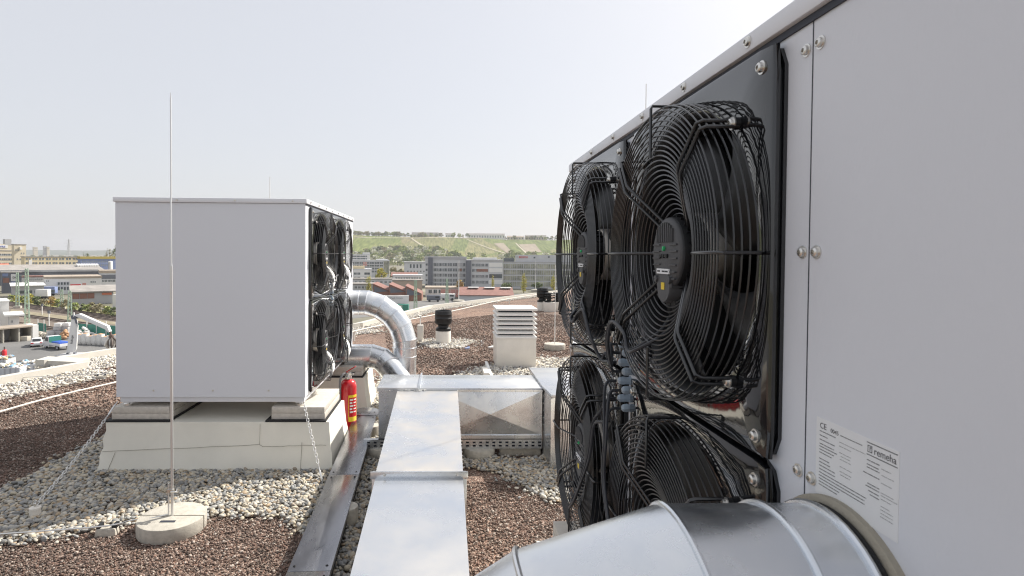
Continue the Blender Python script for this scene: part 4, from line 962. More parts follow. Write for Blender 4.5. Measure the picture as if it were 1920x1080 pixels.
# ---- buildings
class Front:
    """an upright facade plane turned to face the roof, measured along its foot"""
    def __init__(s, x0, x1, Y):
        m = on_y((x0 + x1) / 2, 479, Y); s.M = Vector((m.x, m.y, 0)); th = math.atan2(m.x, m.y) - (0 if x0 > 215 else .30 if Y > 350 else .04); s.n = Vector((math.sin(th), math.cos(th), 0)); s.e = Vector((math.cos(th), -math.sin(th), 0)); s.rot = -th; s.mid = (x0 + x1) / 2
        s.o = s.hit(x0, 479); s.o.z = 0; s.W = s.x(x1)
    def hit(s, px, py): d = ray(px, py); return EYE + d * ((s.M - EYE).dot(s.n) / d.dot(s.n))
    def x(s, px): q = s.hit(px, 479) - s.o; return q.dot(s.e)
    def z(s, px, py): return s.hit(px, py).z
class Bld:
    def __init__(s, name, label, x0, x1, ytop, Y, depth, m, roof=None, cat="building", zb=G, rooft=.5, over=.25):
        s.Y, s.zb = Y, zb; s.f = Front(x0, x1, Y); s.W = s.f.W; s.H = s.f.z((x0 + x1) / 2, ytop) - zb; s.D = depth
        s.t = thing(name, label, cat, (s.f.o.x, s.f.o.y, zb), s.f.rot); MB().box(0, s.W, 0, depth, 0, s.H).build("wall", m, s.t)
        if roof: MB().box(-over, s.W + over, -over, depth + over, s.H + .02, s.H + rooft).build("roof", roof, s.t)
    def x(s, px): return s.f.x(px)
    def z(s, py, px=None): return s.f.z(px if px else s.f.mid, py) - s.zb
    def win(s, x0, x1, yc, hp, n, fill=.6, m=None, frame=True):
        a, c = s.x(x0), s.x(x1); h = hp * s.Y / F; z = s.z(yc, (x0 + x1) / 2); p = (c - a) / n
        for k in range(n):
            q = a + p * (k + .5); wd = p * fill / 2; b = MB(); b.box(q - wd, q + wd, -.04, .1, z - h / 2, z + h / 2, 0)
            if frame: b.box(q - wd - .08, q + wd + .08, -.10, -.0, z - h / 2 - .10, z - h / 2 - .01, 1); b.box(q - .04, q + .04, -.07, -.041, z - h / 2, z + h / 2, 1)
            b.build("window", [m or M['glass'], M['skyl']], s.t)
    def band(s, x0, x1, yc, hp, n, m=None, fm=None, pr=.06):
        a, c = s.x(x0), s.x(x1); h = hp * s.Y / F; z = s.z(yc, (x0 + x1) / 2); b = MB(); b.box(a, c, -pr, .1, z - h / 2, z + h / 2, 0)
        for k in range(n + 1): q = a + (c - a) * k / n; wd = .09 if k % 3 else .2; b.box(q - wd, q + wd, -pr - .08, -pr + .02, z - h / 2 + .01, z + h / 2 - .01, 1)
        b.box(a - .1, c + .1, -pr - .12, -pr + .03, z - h / 2 - .16, z - h / 2, 1)
        b.build("window_band", [m or M['glass'], fm or M['gpanel']], s.t)
    def panel(s, x0, x1, y0, y1, m, nm="panel", pr=.12, back=.05):
        MB().box(s.x(x0), s.x(x1), -pr, back, s.z(y1), s.z(y0)).build(nm, m, s.t)
    def block(s, x0, x1, y0, y1, m, nm="rooftop_block", yo=2, d=8):
        MB().box(s.x(x0), s.x(x1), yo, yo + d, s.z(y1), s.z(y0)).build(nm, m, s.t)
    def sign(s, body, x, yb, size, m, pr=.15, nm="sign"):
        text(body, size * s.Y / F, m, s.t, (s.x(x), -pr, s.z(yb, x)), (1, 0, 0), (0, 0, 1), nm, .08)

# left, far to near
B = Bld("office_block", "beige stepped office block with a square tower and blue sign at the photo's left edge", -70, 26, 470, 430, 6, M['beige'], M['groof'])
B.block(-70, 23, 457, 471, M['beige'], "upper_storey", .5, 5); B.block(10, 22, 447.5, 459, M['gwall'], "stair_tower", .4, 4)
for y, h in ((477.2, 3.2), (486, 3.2), (494, 2.6)): B.band(-60, 36 if 0 else 23, y, h, 24)
MB().box(B.x(-20), B.x(15), .25, .49, B.z(464.8), B.z(458.6)).build("sign_board", M['whitew'], B.t); text("MAHLE", 4.1 * 430 / F, M['blues'], B.t, (B.x(-5.5), .20, B.z(463.4)), (1, 0, 0), (0, 0, 1), "sign", .08)
B = Bld("office_block", "beige office wing with a round white tank joined right of the stepped block", 26.5, 49, 459, 431, 5, M['beige'], M['groof'])
B.win(28, 36, 469, 3, 3, .5); B.win(38, 47, 475, 2.5, 2, .4); B.win(30, 46, 486, 2.6, 3, .5); B.block(36, 40, 463, 468, M['skyl'], "tank", -2, 2)
B = Bld("long_office", "long cream two storey building with paired windows below the pylon", 46, 150, 482.2, 390, 7, M['creamw'], M['groof'])
for y in (485.5, 493.3):
    for k in range(8): B.win(47.5 + 12.6 * k, 58 + 12.6 * k, y, 3.4, 2, .72)
B.panel(54, 60, 487, 500, M['whitew'], "stair_strip")
B = Bld("blue_hall", "blue industrial building with yellow roof strip beside the left heat pump", 151, 240, 485.5, 392, 6, M['bluew'], mat("ochre roof strip", (.42, .33, .08), .8), rooft=1.6)
B.win(153, 205, 490, 3, 12, .5); B.win(153, 205, 497, 3, 12, .5)
t = thing("silo_tank", "white cylindrical tank in front of the blue building", "tank", tuple(on_y(207, 505, 330))); MB().lathe([(.001, 0), (1.15, 0), (1.15, 4.2), (1.0, 4.6), (.001, 4.8)], 20).build("shell", M['skyl'], t, smooth=True); MB().box(-.5, .5, -1.4, -1.16, 0, 4).build("ladder", M['gwall'], t)
def shed(name, label, x0, x1, yridge, yeave, Y, depth, wall, roof, cat="building"):
    f = Front(x0, x1, Y); he = f.z((x0 + x1) / 2, yeave) - G; hr = (f.z((x0 + x1) / 2, yridge) - CAMZ) * (Y + depth) / Y + CAMZ - G
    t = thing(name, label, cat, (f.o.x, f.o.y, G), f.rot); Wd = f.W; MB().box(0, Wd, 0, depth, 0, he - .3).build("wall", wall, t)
    b = MB(); b.prism([(0, -1, he - .25), (0, depth, hr - .25), (0, depth, hr), (0, -1, he)], (-.5, 0, 0), (Wd + .5, 0, 0)); b.build("roof", roof, t); return t, f, Wd, he, hr
t, ax, Wd, he, hr = shed("goods_shed", "very long grey roofed goods shed with a dark wall standing for its shaded open front and row of white skylights", -30, 193, 495.5, 506, 300, 34, M['dark'], M['groof'])  # solid wall coloured dark for the shade inside the open front
for k in range(9):
    q = ax.x(156 + 4.6 * k) * 1.055 - 3; b = MB(); b.prism([(0, 16 + .3 * k, he + (hr - he) * .5), (0, 26, he + (hr - he) * .8), (0, 26, he + (hr - he) * .8 + 1.0), (0, 16 + .3 * k, he + (hr - he) * .5 + .9)], (q - .5, 0, 0), (q + .4, 0, 0)); b.build("skylight", M['skyl'], t)
b = MB(); b.box(0, Wd, -1.2, -1.02, he - 1.0, he - .02); b.build("fascia", M['gwall'], t)
B_ = thing("goods_train", "row of pale wagons standing under the goods shed roof", "train", tuple(on_y(72, 514, 296)))
for k in range(5): MB().box(k * 5.6, k * 5.6 + 5.2, 0, 3, -1.5, 1.4).build("wagon", M['gwall'] if k % 2 else M['whitew'], B_)
B_.location.z = G + 3.4
for k in range(5): MB().box(k * 5.6 + .6, k * 5.6 + 4.6, .6, 2.4, -3.3, -1.52).build("bogie", M['tyre'], B_)
B = Bld("tent_hall", "orange roofed hall at the photo's left edge behind the goods shed", -30, 16, 502, 340, 12, M['whitew']); b = MB(); b.prism([(0, -.6, B.H), (0, 6, B.H + 2.4), (0, 12.6, B.H)], (-.5, 0, 0), (B.W + .5, 0, 0)); b.build("roof", M['orange'], B.t)
B = Bld("grey_works", "grey works building with a ribbon of dark windows beside the left heat pump", 187, 236, 512, 262, 16, M['gpanel'], M['broof'], rooft=1.2)
B.win(191, 236, 526.5, 4, 9, .8); B.band(190, 236, 541, 3, 6); B.panel(187.5, 236, 515, 523, M['dark'], "grey_band"); B.block(199, 236, 508, 514, M['skyl'], "rooftop_block", 1, 3)
B = Bld("white_works", "white flat roofed works with a colourful graffiti panel on its front", 83, 190, 522, 232, 22, M['whitew'], M['broof'], rooft=.8)
B.win(85, 92, 527, 3, 2, .5); B.win(85, 102, 541, 3.4, 3, .5); B.panel(106, 130, 528, 551, M['gpanel'], "window_bay", .5); b = MB()
for k in range(4): B.win(107.5 + 5.6 * k, 112 + 5.6 * k, 531.5, 4.5, 1, .8, frame=False); B.win(107.5 + 5.6 * k, 112 + 5.6 * k, 541, 6, 1, .8, frame=False)
for w_ in [o for o in B.t.children if o.name.startswith("window.") or o.name == "window"]: w_.location.y = -.5
for k, (m_, x0, x1, y0, y1) in enumerate([("red", 131.5, 151, 533, 537), ("orange", 131.5, 150, 537.3, 541), ("soil", 134, 146, 541.3, 544.5), ("pink", 154, 161, 531, 536), ("bluew", 146.5, 151.5, 538, 543)]): B.panel(x0, x1, y0, y1, M[m_], "graffiti", .06)
B.win(169, 180, 528.5, 3.2, 3, .7)
B = Bld("red_panel_shed", "low grey shed with a row of red panels under its flat roof", 134, 212, 548, 188, 14, M['gwall'], None); b = MB()
b.prism([(0, -.7, B.H), (0, 14.4, B.H + 1.3), (0, 14.4, B.H + 1.7), (0, -.7, B.H + .35)], (-.5, 0, 0), (B.W + 4, 0, 0)); b.build("roof", M['groof'], B.t)
for k in range(3): B.panel(135.5 + 14 * k, 148.5 + 14 * k, 549.5, 559.5, M['brick'], "red_panel")
B.win(191, 207, 570.5, 5, 6, .6); B.panel(191, 209, 549.5, 553.5, M['orange'], "red_panel", .3)
t = tag(MB().box(0, 4.6, 0, 6, 0, 4.4).build("white_hut", M['whitew'], loc=tuple(gp_(211, 580))), "small white hut at the shed's right end beside the left heat pump", "hut")
t, ax, Wd, he, hr = shed("curved_hall", "long white curved roof canopy over parked trailers left of the white works", 22, 82, 529, 535, 215, 12, M['gwall'], M['skyl'])
for k in range(5): MB().box(2 + k * 2.3, 3.6 + k * 2.3, -.05, .2, 1.5, 2.6).build("window", M['glass'], t)
def trailer(px, yb, L, m, lab):
    p = gp_(px, yb); t = thing("lorry_trailer", lab, "trailer", (p.x, p.y, G), .15, "trailers parked behind the railway"); MB().box(0, L, 0, 2.4, 1.0, 3.5).build("box_body", m, t, bevel=.06)
    for k in (.18, .3, .8):
        for y in (.2, 2.2): MB().cyl((L * k, y - .15, .5), (L * k, y + .15, .5), .5, n=14).build("wheel", M['tyre'], t)
    MB().box(.2, L - .2, .3, 2.1, .7, .98).build("chassis", M['dark'], t)
trailer(62, 555, 7.5, M['bluew'], "blue trailer parked under the white canopy, right one"); trailer(30, 556, 6, M['skyl'], "white trailer parked under the white canopy, left one"); trailer(66, 561, 4, M['skyl'], "short pale trailer parked nearest the bushes")
B = Bld("billboard_store", "dark blue and red storage front with a white billboard behind the railway", 3, 40, 512, 236, 6, M['dark'], M['groof']); B.panel(4, 15, 512.5, 518, M['bluew'], "blue_board"); B.panel(20, 32, 514, 527, M['whitew'], "billboard"); B.panel(20, 31, 528, 534, M['bluew'], "lower_board"); B.panel(5, 17, 521, 530, M['brick'], "red_board"); B.sign("DC", 23, 522, 5, M['ink'], .2, "lettering")
B = Bld("white_annex", "white sheds with wavy red edged roofs left of the white works", 40, 83, 520, 250, 10, M['whitew'], M['tile'], rooft=.5); B.win(50, 80, 524, 3, 8, .5); B.win(44, 80, 531, 3, 9, .6)
# near left white house and concrete bays
B = Bld("white_house", "tall plain white building cut by the photo's left edge above the concrete bays", -60, 16, 567, 128, 9, M['whitew'], M['skyl'], rooft=.25, over=.12); B.win(-30, -4, 580, 6, 2, .5)
B = Bld("white_annex_house", "low white annex with overhanging flat roof beside the tall white building", 16.5, 35, 592.5, 124, 7, M['whitew'], M['skyl'], rooft=.35, over=.9); B.win(-2 + 20, 24, 603, 4, 1, .5)
def bay():
    p0, p1 = gp_(-30, 648), gp_(72, 637); d = (p1 - p0); L = d.length; t = thing("concrete_bay", "row of open concrete storage bays with white end wall beside the yard", "storage bay", (p0.x, p0.y, G), math.atan2(d.y, d.x))
    MB().box(0, L, 3.6, 3.9, 0, 2.6).build("back_wall", M['gwall'], t); MB().box(-.1, L * .88, -.3, 4.0, 2.62, 2.85).build("roof", M['broof'], t)
    for f in (0, .33, .62, .86): MB().box(L * f, L * f + .22, 0, 3.58, 0, 2.6).build("partition", M['concrete'], t)
    MB().box(L * .885, L, -.1, 3.55, 0, 2.9).build("end_block", M['whitew'], t)
bay()
def cblock(px, yb, wpx, hpx, lab, k=0, m='concrete'):
    p = gp_(px, yb); s = p.y / F; t = tag(MB().box(0, wpx * s, 0, 1.2, 0, hpx * s).build("concrete_block", M[m], bevel=.05, loc=(p.x, p.y, G + k)), lab, "concrete block", "concrete blocks stacked in the yard"); return t
cblock(16, 638.5, 11, 8.5, "pale concrete block in the left storage bay"); cblock(33, 640, 17, 9, "wider concrete block in front of the right storage bay")
stack_n = 0
lv = ["lowest", "second", "third", "fourth", "topmost"]
for c, (px, n_) in enumerate(((86, 2), (98, 4), (113, 4))):
    for k in range(n_):
        p = gp_(px, 635 - c * .6); s = p.y / F
        tag(MB().box(0, 12.5 * s, 0, 1.3, 0, .70).build("concrete_block", M['gwall'] if k < 3 else M['whitew'], bevel=.06, loc=(p.x + .1 * (k % 2), p.y + .1 * k, G + .74 * k)), f"{lv[k]} concrete block of the {['low left', 'middle', 'right'][c]} stack behind the white vehicles", "concrete block", "concrete blocks stacked in the yard")
# railway
def rtrack(p0, p1, lab):
    a, c = Vector((p0.x, p0.y, G + .06)), Vector((p1.x, p1.y, G + .06)); d = (c - a).normalized(); c = c + d * 60; a = a - d * 60; q = Vector((d.y, -d.x, 0)); t = thing("railway_track", lab, "railway track", a)
    MB().beam((0, 0, .02), c - a + Vector((0, 0, .02)), 2.7, .16).build("sleepers", mat("track bed", (.13, .10, .085), .95, var=.3, vscale=.8), t)
    for s in (-1, 1): MB().beam(q * .72 * s + Vector((0, 0, .2)), c - a + q * .72 * s + Vector((0, 0, .2)), .12, .18).build("rail", M['rail'], t)
rtrack(gp_(15, 567.5), gp_(220, 595), "railway track closest to the bushes"); rtrack(gp_(15, 571.5), gp_(220, 600.5), "second railway track from the bushes"); rtrack(gp_(36, 591), gp_(220, 617), "third railway track, before the lattice mast's foot"); rtrack(gp_(30, 607), gp_(170, 627), "railway track nearest the yard")
def lattice(mb, h, w0, w1, seg, r=.06):
    for sx in (-1, 1):
        for sy in (-1, 1): mb.beam((sx * w0, sy * w0, 0), (sx * w1, sy * w1, h), r * 2, r * 2)
    for k in range(seg):
        f0, f1 = k / seg, (k + 1) / seg; a, c = w0 + (w1 - w0) * f0, w0 + (w1 - w0) * f1; s = 1 if k % 2 else -1
        for e in (-1, 1): mb.beam((s * a, e * a, h * f0), (-s * c, e * c, h * f1), r * 1.4, r * 1.4); mb.beam((e * a, s * a, h * f0), (e * c, -s * c, h * f1), r * 1.4, r * 1.4)
def cat_mast(px, yb, ytop, lab, arm=1):
    p = gp_(px, yb); h = (yb - ytop) * p.y / F; t = thing("lattice_mast", lab, "mast", (p.x, p.y, G), .4, "railway lattice masts"); b = MB(); lattice(b, h, .42, .22, int(h / .9)); b.build("lattice", M['mastg'], t)
    MB().box(-.9, .9, -.9, .9, 0, .7).build("footing", M['concrete'], t)
    if arm: b = MB(); b.beam((0, 0, h * .93), (3.2 * arm, 0, h * .86), .1, .1); b.beam((0, 0, h * .72), (3.2 * arm, 0, h * .86), .08, .08); b.build("bracket_arm", M['mastg'], t)
cat_mast(51, 613, 505, "tall pale green lattice mast with a concrete foot between the tracks", 0); cat_mast(33, 578, 512, "green lattice mast behind the tallest one, left of it", 1); cat_mast(116, 580, 543, "short green lattice mast in front of the bushes", 0); cat_mast(131, 612, 546, "slim green lattice mast behind the crane's jib", 0)
cat_mast(779, 588, 525, "green lattice mast right of the sawtooth roofs", 0); cat_mast(838, 572, 522, "green lattice mast in front of the salmon and white building", 0)
for px, yb, yt, lab in ((79, 590, 574, "thin white signal post left of the crane"), (92, 612, 588, "thin white signal post with dark head near the block stacks")):
    p = gp_(px, yb); s = p.y / F; t = thing("signal_post", lab, "signal post", (p.x, p.y, G)); MB().cyl((0, 0, 0), (0, 0, (yb - yt) * s), .11, n=8).build("stem", M['skyl'], t); MB().box(-.25, .25, -.15, .15, (yb - yt) * s, (yb - yt) * s + .6).build("head", M['dark'], t)
for k, (px, yb, yt, w_, lf) in enumerate([(22, 566, 553, 16, 'fresh'), (34, 568, 552, 15, 'yellow'), (46, 570, 554, 18, 'fresh'), (58, 571, 551, 16, 'yellow'), (70, 573, 553, 18, 'dark'), (83, 574, 557, 16, 'olive'), (95, 576, 556, 18, 'rust'), (107, 578, 560, 16, 'fresh'), (120, 580, 560, 17, 'olive'), (140, 583, 567, 20, 'fresh'), (153, 585, 569, 18, 'dark'), (164, 587, 570, 17, 'fresh'), (176, 588, 564, 20, 'olive'), (189, 590, 570, 18, 'olive'), (201, 592, 574, 18, 'fresh'), (214, 594, 575, 18, 'dark')]):
    where = ["at the left end of the hedge row", "second of the hedge row from the left", "behind the tall lattice mast", "right of the tall lattice mast", "in front of the pale trailers", "in front of the trailer's right end", "before the white works' left corner", "left of the short lattice mast", "right of the short lattice mast", "before the red panel shed's left end", "before the shed's first red panel", "before the shed's second red panel", "tallest before the shed's grey wall", "before the shed's small windows", "before the white hut", "beside the left heat pump"][k]
    tree_at("bush", {'fresh': "green", 'yellow': "yellowish", 'dark': "dark green", 'olive': "straw coloured", 'rust': "reddish brown"}[lf] + " bush along the railway, " + where, px, yb, yt, w_, lf, 500, 'round', "bushes along the railway", trunk=.02, sz=.075, cat="bush")
# yard
def fence(p, q, h, m, lab):
    d = q - p; L = d.length; t = thing("fence", lab, "fence", (p.x, p.y, G), math.atan2(d.y, d.x), "green sheet fences"); MB().box(0, L, 0, .06, .2, h).build("sheet", m, t)
    for k in range(int(L / 2.5) + 1): MB().box(k * 2.5 - .06, k * 2.5 + .06, -.14, -.01, 0, h + .8).build("fence_post", M['whitew'], t)
fence(gp_(146, 629), gp_(226, 634), 2.4, M['green'], "green sheeted fence with white posts behind the white bags"); fence(gp_(72, 622), gp_(86, 624), 1.9, M['green'], "short green fence section right of the storage bays")
def vehicle(kind, p, rot, lab):
    t = thing(kind, lab, "car" if kind == "parked_car" else "van", (p.x, p.y, G + .05), rot)
    if kind == "parked_car":
        L, Wd = 4.4, 1.78
        b = MB(); pr = [(-2.2, .32), (-2.2, .72), (-2.05, .95), (-1.3, 1.0), (1.1, .92), (2.0, .78), (2.2, .6), (2.2, .32)]; b.prism([(x, 0, z) for x, z in pr], (0, -Wd / 2, 0), (0, Wd / 2, 0)); b.build("body", M['carw'], t, bevel=.07)
        b = MB(); b.prism([(x, 0, z) for x, z in [(-1.95, .96), (-1.35, 1.42), (.2, 1.46), (1.15, .93)]], (0, -.72, 0), (0, .72, 0)); b.build("roof", M['carw'], t, bevel=.05)
        for y in (-.735, .735): b = MB(); b.prism([(x, 0, z) for x, z in [(-1.55, 1.02), (-1.2, 1.35), (.12, 1.38), (.85, 1.0)]], (0, y - .012, 0), (0, y + .012, 0)); b.build("side_window", M['carg'], t)
        b = MB(); b.prism([(.28, 0, 1.42), (1.10, 0, .98), (1.13, 0, 1.0), (.31, 0, 1.45)], (0, -.62, 0), (0, .62, 0)); b.build("windscreen", M['carg'], t); b = MB(); b.prism([(-1.42, 0, 1.38), (-1.92, 0, 1.0), (-1.95, 0, 1.02), (-1.45, 0, 1.41)], (0, -.60, 0), (0, .60, 0)); b.build("rear_window", M['carg'], t)
        for y in (-.65, .65): MB().box(-2.235, -2.19, y - .2, y + .2, .66, .84).build("tail_light", M['red'], t); MB().box(2.13, 2.215, y - .2, y + .2, .58, .70).build("headlight", M['skyl'], t)
        ax, r = (-1.35, 1.35), .32
    else:
        b = MB(); b.prism([(x, 0, z) for x, z in [(.7, .4), (.7, 2.15), (1.55, 2.2), (2.25, 1.35), (2.85, 1.15), (2.95, .85), (2.95, .4)]], (0, -.95, 0), (0, .95, 0)); b.build("cab", M['carw'], t, bevel=.07)
        for y in (-.965, .965): b = MB(); b.prism([(x, 0, z) for x, z in [(1.0, 1.3), (1.0, 2.0), (1.5, 2.02), (2.1, 1.35)]], (0, y - .01, 0), (0, y + .01, 0)); b.build("side_window", M['carg'], t)
        MB().box(.68, .699, -.75, .75, 1.3, 2.0).build("rear_window", M['carg'], t)
        b = MB(); b.prism([(1.60, 0, 2.14), (2.26, 0, 1.38), (2.29, 0, 1.40), (1.64, 0, 2.17)], (0, -.8, 0), (0, .8, 0)); b.build("windscreen", M['carg'], t)
        MB().box(-2.9, .65, -1.0, 1.0, .68, .80).build("load_bed", M['gpanel'], t)
        for y in (-1.0, .97): MB().box(-2.9, .65, y, y + .03, .801, 1.15).build("drop_side", M['carw'], t)
        MB().box(-2.93, -2.901, -1, 1, .68, 1.15).build("tailgate", M['carw'], t); MB().box(.55, .62, -.95, .95, .81, 2.15).build("ladder_rack", M['green'], t)
        b = MB(); b.box(-2.2, .3, -.8, .8, .802, 1.35); b.build("blue_load", M['bluet'], t, bevel=.15)
        ax, r = (-1.9, 1.9), .36
    for x in ax:
        for y in (-.82, .82): o = MB().cyl((x, y - .11, r), (x, y + .11, r), r, n=18).build("wheel", M['tyre'], t); MB().cyl((x, y + (.112 if y > 0 else -.125), r), (x, y + (.125 if y > 0 else -.112), r), r * .6, n=14).build("rim", M['gpanel'], o)
vehicle("parked_car", gp_(69, 648.5), math.radians(125), "white estate car parked left of the pickup van in the yard")
vehicle("pickup_van", gp_(107, 654), math.radians(150), "white pickup van with a blue load parked beside the crane")
# loading crane
p = gp_(133, 669.5); t = thing("loading_crane", "white loading crane with bent jib and hanging orange peel grab in the yard", "crane", (p.x, p.y, G)); Yc = p.y
def cpt(px, py, dy=0): q = on_y(px, py, Yc + dy); return q - p
MB().box(-1.6, 1.6, -1.6, 1.6, 0, .5).build("pedestal", M['gwall'], t, bevel=.05)
b = MB(); b.prism([cpt(124, 662) , cpt(139.5, 660), cpt(142.5, 606), cpt(137.5, 592.5), cpt(133.5, 597)], (0, 0, 0), (0, .35, 0)); b.build("column", M['skyl'], t, bevel=.06)
b = MB(); b.prism([cpt(137.8, 662), cpt(142.5, 655), cpt(145.5, 610), cpt(142.8, 606)], (0, .05, 0), (0, .3, 0)); b.build("side_plate", M['whitew'], t, bevel=.05)
b = MB(); b.prism([cpt(136, 594), cpt(147, 588.2), cpt(200, 611.5), cpt(204.5, 622.5), cpt(201.5, 624), cpt(197, 618.5), cpt(143, 594.5)], (0, .1, 0), (0, .85, 0)); b.build("jib", M['skyl'], t, bevel=.06)
q0, q1 = cpt(144, 607), cpt(141, 597); MB().tube([q0, q1], .14, 8).build("ram", M['dark'], t); MB().lathe([(.001, -.1), (.35, -.1), (.35, 1.1), (.001, 1.1)], 16, cpt(137.5, 594.5), 'Y').build("pivot", M['dark'], t, smooth=True)
MB().tube([cpt(138.5, 586), cpt(138.5, 594)], .12, 8).build("lamp_post", M['skyl'], t)
a = cpt(136.4, 645); c_ = cpt(138.4, 618); up = (c_ - a).normalized(); text("Palfinger", 6.2 * Yc / F, M['ink'], t, a + Vector((0, -.012, 0)), up, Vector((0, 1, 0)).cross(up) * 1 if 0 else up.cross(Vector((0, 1, 0))) * 1, "lettering", .01, sx=.80)
g0 = cpt(203, 622); gc = cpt(205, 634); b = MB(); b.tube([g0 + Vector((0, .5, 0)), gc + Vector((0, .5, .3))], .16, 8); b.lathe([(.001, .55), (.3, .5), (.38, .1), (.28, -.1), (.001, -.1)], 12, gc + Vector((0, .5, 0))); b.build("grab_head", mat("rusty grab steel", (.16, .11, .09), .5, .3), t, smooth=True)
for k in range(5):
    a = k * 2 * PI / 5 + .3; o = gc + Vector((0, .5, 0)); d = Vector((math.cos(a), math.sin(a), 0)); b = MB(); b.tube([o + d * .3, o + d * .75 + Vector((0, 0, -.5)), o + d * .85 + Vector((0, 0, -1.1)), o + d * .45 + Vector((0, 0, -1.75))], [.12, .2, .24, .06], 8); b.build("grab_claw", M['alu'] if k % 2 else M['rail'], t, smooth=True)
b = MB(); b.prism([cpt(124, 662), cpt(122, 670), cpt(125, 670), cpt(127, 662)], (0, 0, 0), (0, .5, 0)); b.prism([cpt(137, 661), cpt(139, 670), cpt(142, 670), cpt(140, 661)], (0, 0, 0), (0, .5, 0)); b.build("outrigger", M['dark'], t)
wherebag = ["nearest the crane", "second from the crane", "third from the crane", "fourth from the crane", "fifth from the crane", "sixth from the crane", "beside the grab", "behind the grab"]
for k in range(8):
    q = gp_(147 + 9.5 * k, 646 + .45 * k); tt = thing("bulk_bag", "white bulk bag filled with orange sand, " + wherebag[k], "bulk bag", (q.x, q.y + .6, G + .05), .3 + .1 * k, "white bulk bags in the yard")
    b = MB(); hh = 1.75 + .25 * math.sin(k * 2.1); b.lathe([(.001, 0), (.52, 0), (.66, .3), (.70, .9), (.62, hh - .1), (.60, hh)], 14); b.build("bag", M['bag'], tt, smooth=True); MB().lathe([(.60, hh - .12), (.3, hh + .05), (.001, hh + .14)], 12).build("sand", M['soil'], tt, smooth=True)
def heap(name, px, yb, r, h, m, lab, n=60, s=.35):
    q = gp_(px, yb); P_ = []
    for k in range(n): a, f = rng.uniform(0, 2 * PI), rng.random() ** .6; P_.append((f * r * math.cos(a), f * r * math.sin(a) * .6, h * (1 - f) + .15))
    V, Fc = stones(np.array(P_), rng.uniform(s * .6, s * 1.3, n), 2, (.5, .9), .15); o = raw_mesh(name, V, Fc, m); o.location = (q.x, q.y, G + .05); return tag(o, lab, "rubble heap", kind='stuff')
heap("white_rubble", 158, 632, 2.4, 1.6, M['bag'], "heap of white rubble behind the bulk bags"); heap("grey_rubble", 79, 634, 1.4, .9, M['concrete'], "grey rubble heap right of the storage bays", 40); heap("orange_sand_rubble", 122, 636, 1.5, 1.5, M['soil'], "orange sand heap behind the crane column", 40)
def skip(px, yb, L, lab, rot):
    q = gp_(px, yb); t = thing("waste_skip", lab, "waste skip", (q.x, q.y, G + .05), rot, "open waste skips heaped with rubbish"); b = MB()
    for (x0, x1, y0, y1) in [(0, L, 0, .08), (0, L, 2.12, 2.2), (0, .08, .081, 2.119), (L - .08, L, .081, 2.119)]: b.box(x0, x1, y0, y1, .1, 1.5)
    b.box(.081, L - .081, .081, 2.119, .1, .9); b.build("tub", M['gpanel'], t)
    for k in range(5): MB().box(L * k / 5 + .1, L * k / 5 + .2, -.07, -.001, .1, 1.42).build("rib", M['gwall'], t)
    n = 150; P_ = np.column_stack([rng.uniform(.2, L - .2, n), rng.uniform(.2, 2, n), rng.uniform(.9, 1.75, n)]); V, Fc = stones(P_, rng.uniform(.12, .36, n), 1, (.3, .9), .3)
    tag(raw_mesh("rubbish", V, Fc, island_mat("mixed rubbish " + lab[:12], [(.7, .68, .62), (.25, .45, .62), (.5, .42, .3), (.75, .73, .7), (.3, .29, .28), (.62, .5, .3), (.6, .58, .56), (.15, .25, .5)], .7), t), kind='stuff')
skip(-14, 713, 3.1, "grey open waste skip heaped with rubbish at the photo's left edge", .2); skip(27, 706, 2.6, "smaller waste skip with blue and white rubbish beside the parapet", .2); skip(-24, 696, 2.4, "waste skip heaped with pale rubbish behind the others", .1)
q = gp_(8.5, 668); t = thing("pump_post", "small red pump post on a grey block in the yard", "pump", (q.x, q.y, G + .05)); MB().lathe([(.001, 0), (.32, 0), (.32, .9), (.24, 1.0), (.001, 1.05)], 14).build("drum", M['red'], t, smooth=True); MB().cyl((0, 0, 1.0), (0, 0, 1.5), .1, n=8).build("neck", M['rail'], t); MB().box(-.7, -.36, -.4, .4, 0, .8).build("block", M['concrete'], t)
# far left skyline
t = thing("pylon", "tall electricity pylon on the left horizon", "pylon", tuple(on_y(129, 479, 1900)[:2]) + (G,)); hP = on_y(129, 448, 1900).z - G; b = MB(); lattice(b, hP, 4.5, .6, 12, .35); b.build("tower", M['gwall'], t)
b = MB()
for z_, w_ in ((hP * .62, 11), (hP * .78, 14), (hP * .9, 9)): b.beam((-w_, 0, z_), (w_, 0, z_), .8, .9)
b.build("crossarm", M['gwall'], t)
for x0, x1, yt, lab in ((83, 88.3, 461.5, "grey tower block of the twin pair on the left horizon"), (88.6, 93, 463, "paler tower block of the twin pair on the left horizon"), (63.5, 71, 463.5, "stepped tower block left of the twin pair on the horizon")):
    B = Bld("tower_block", lab, x0, x1, yt, 2300, 14, M['gwall'] if x0 == 83 else M['beige'], M['groof']); B.win(x0 + .6, x1 - .6, 466, 1.0, 3, .5, frame=False); B.win(x0 + .6, x1 - .6, 469, 1.0, 3, .5, frame=False)
FARL = "green grey trees of the distant suburb"
def scatter_trees(base, pts, hs, lab, group):
    for k, (x, y, z) in enumerate(pts):
        o = base if k == 0 else dup(base); o.location = (x, y, z); s = hs[k]; o.scale = (s * rng.uniform(.85, 1.2), s * rng.uniform(.85, 1.2), s); o.rotation_euler.z = rng.uniform(0, 6); o['label'] = lab; o['group'] = group
base = tree("suburb_tree", "x", (0, 0, 0), 9, 12, 'dark', 190, 1.2, 'round', trunk=-.05)
pts = []
for k in range(110): y = rng.uniform(560, 1700); px = rng.uniform(-10, 222); pts.append((on_y(px, 479, y).x, y, G))
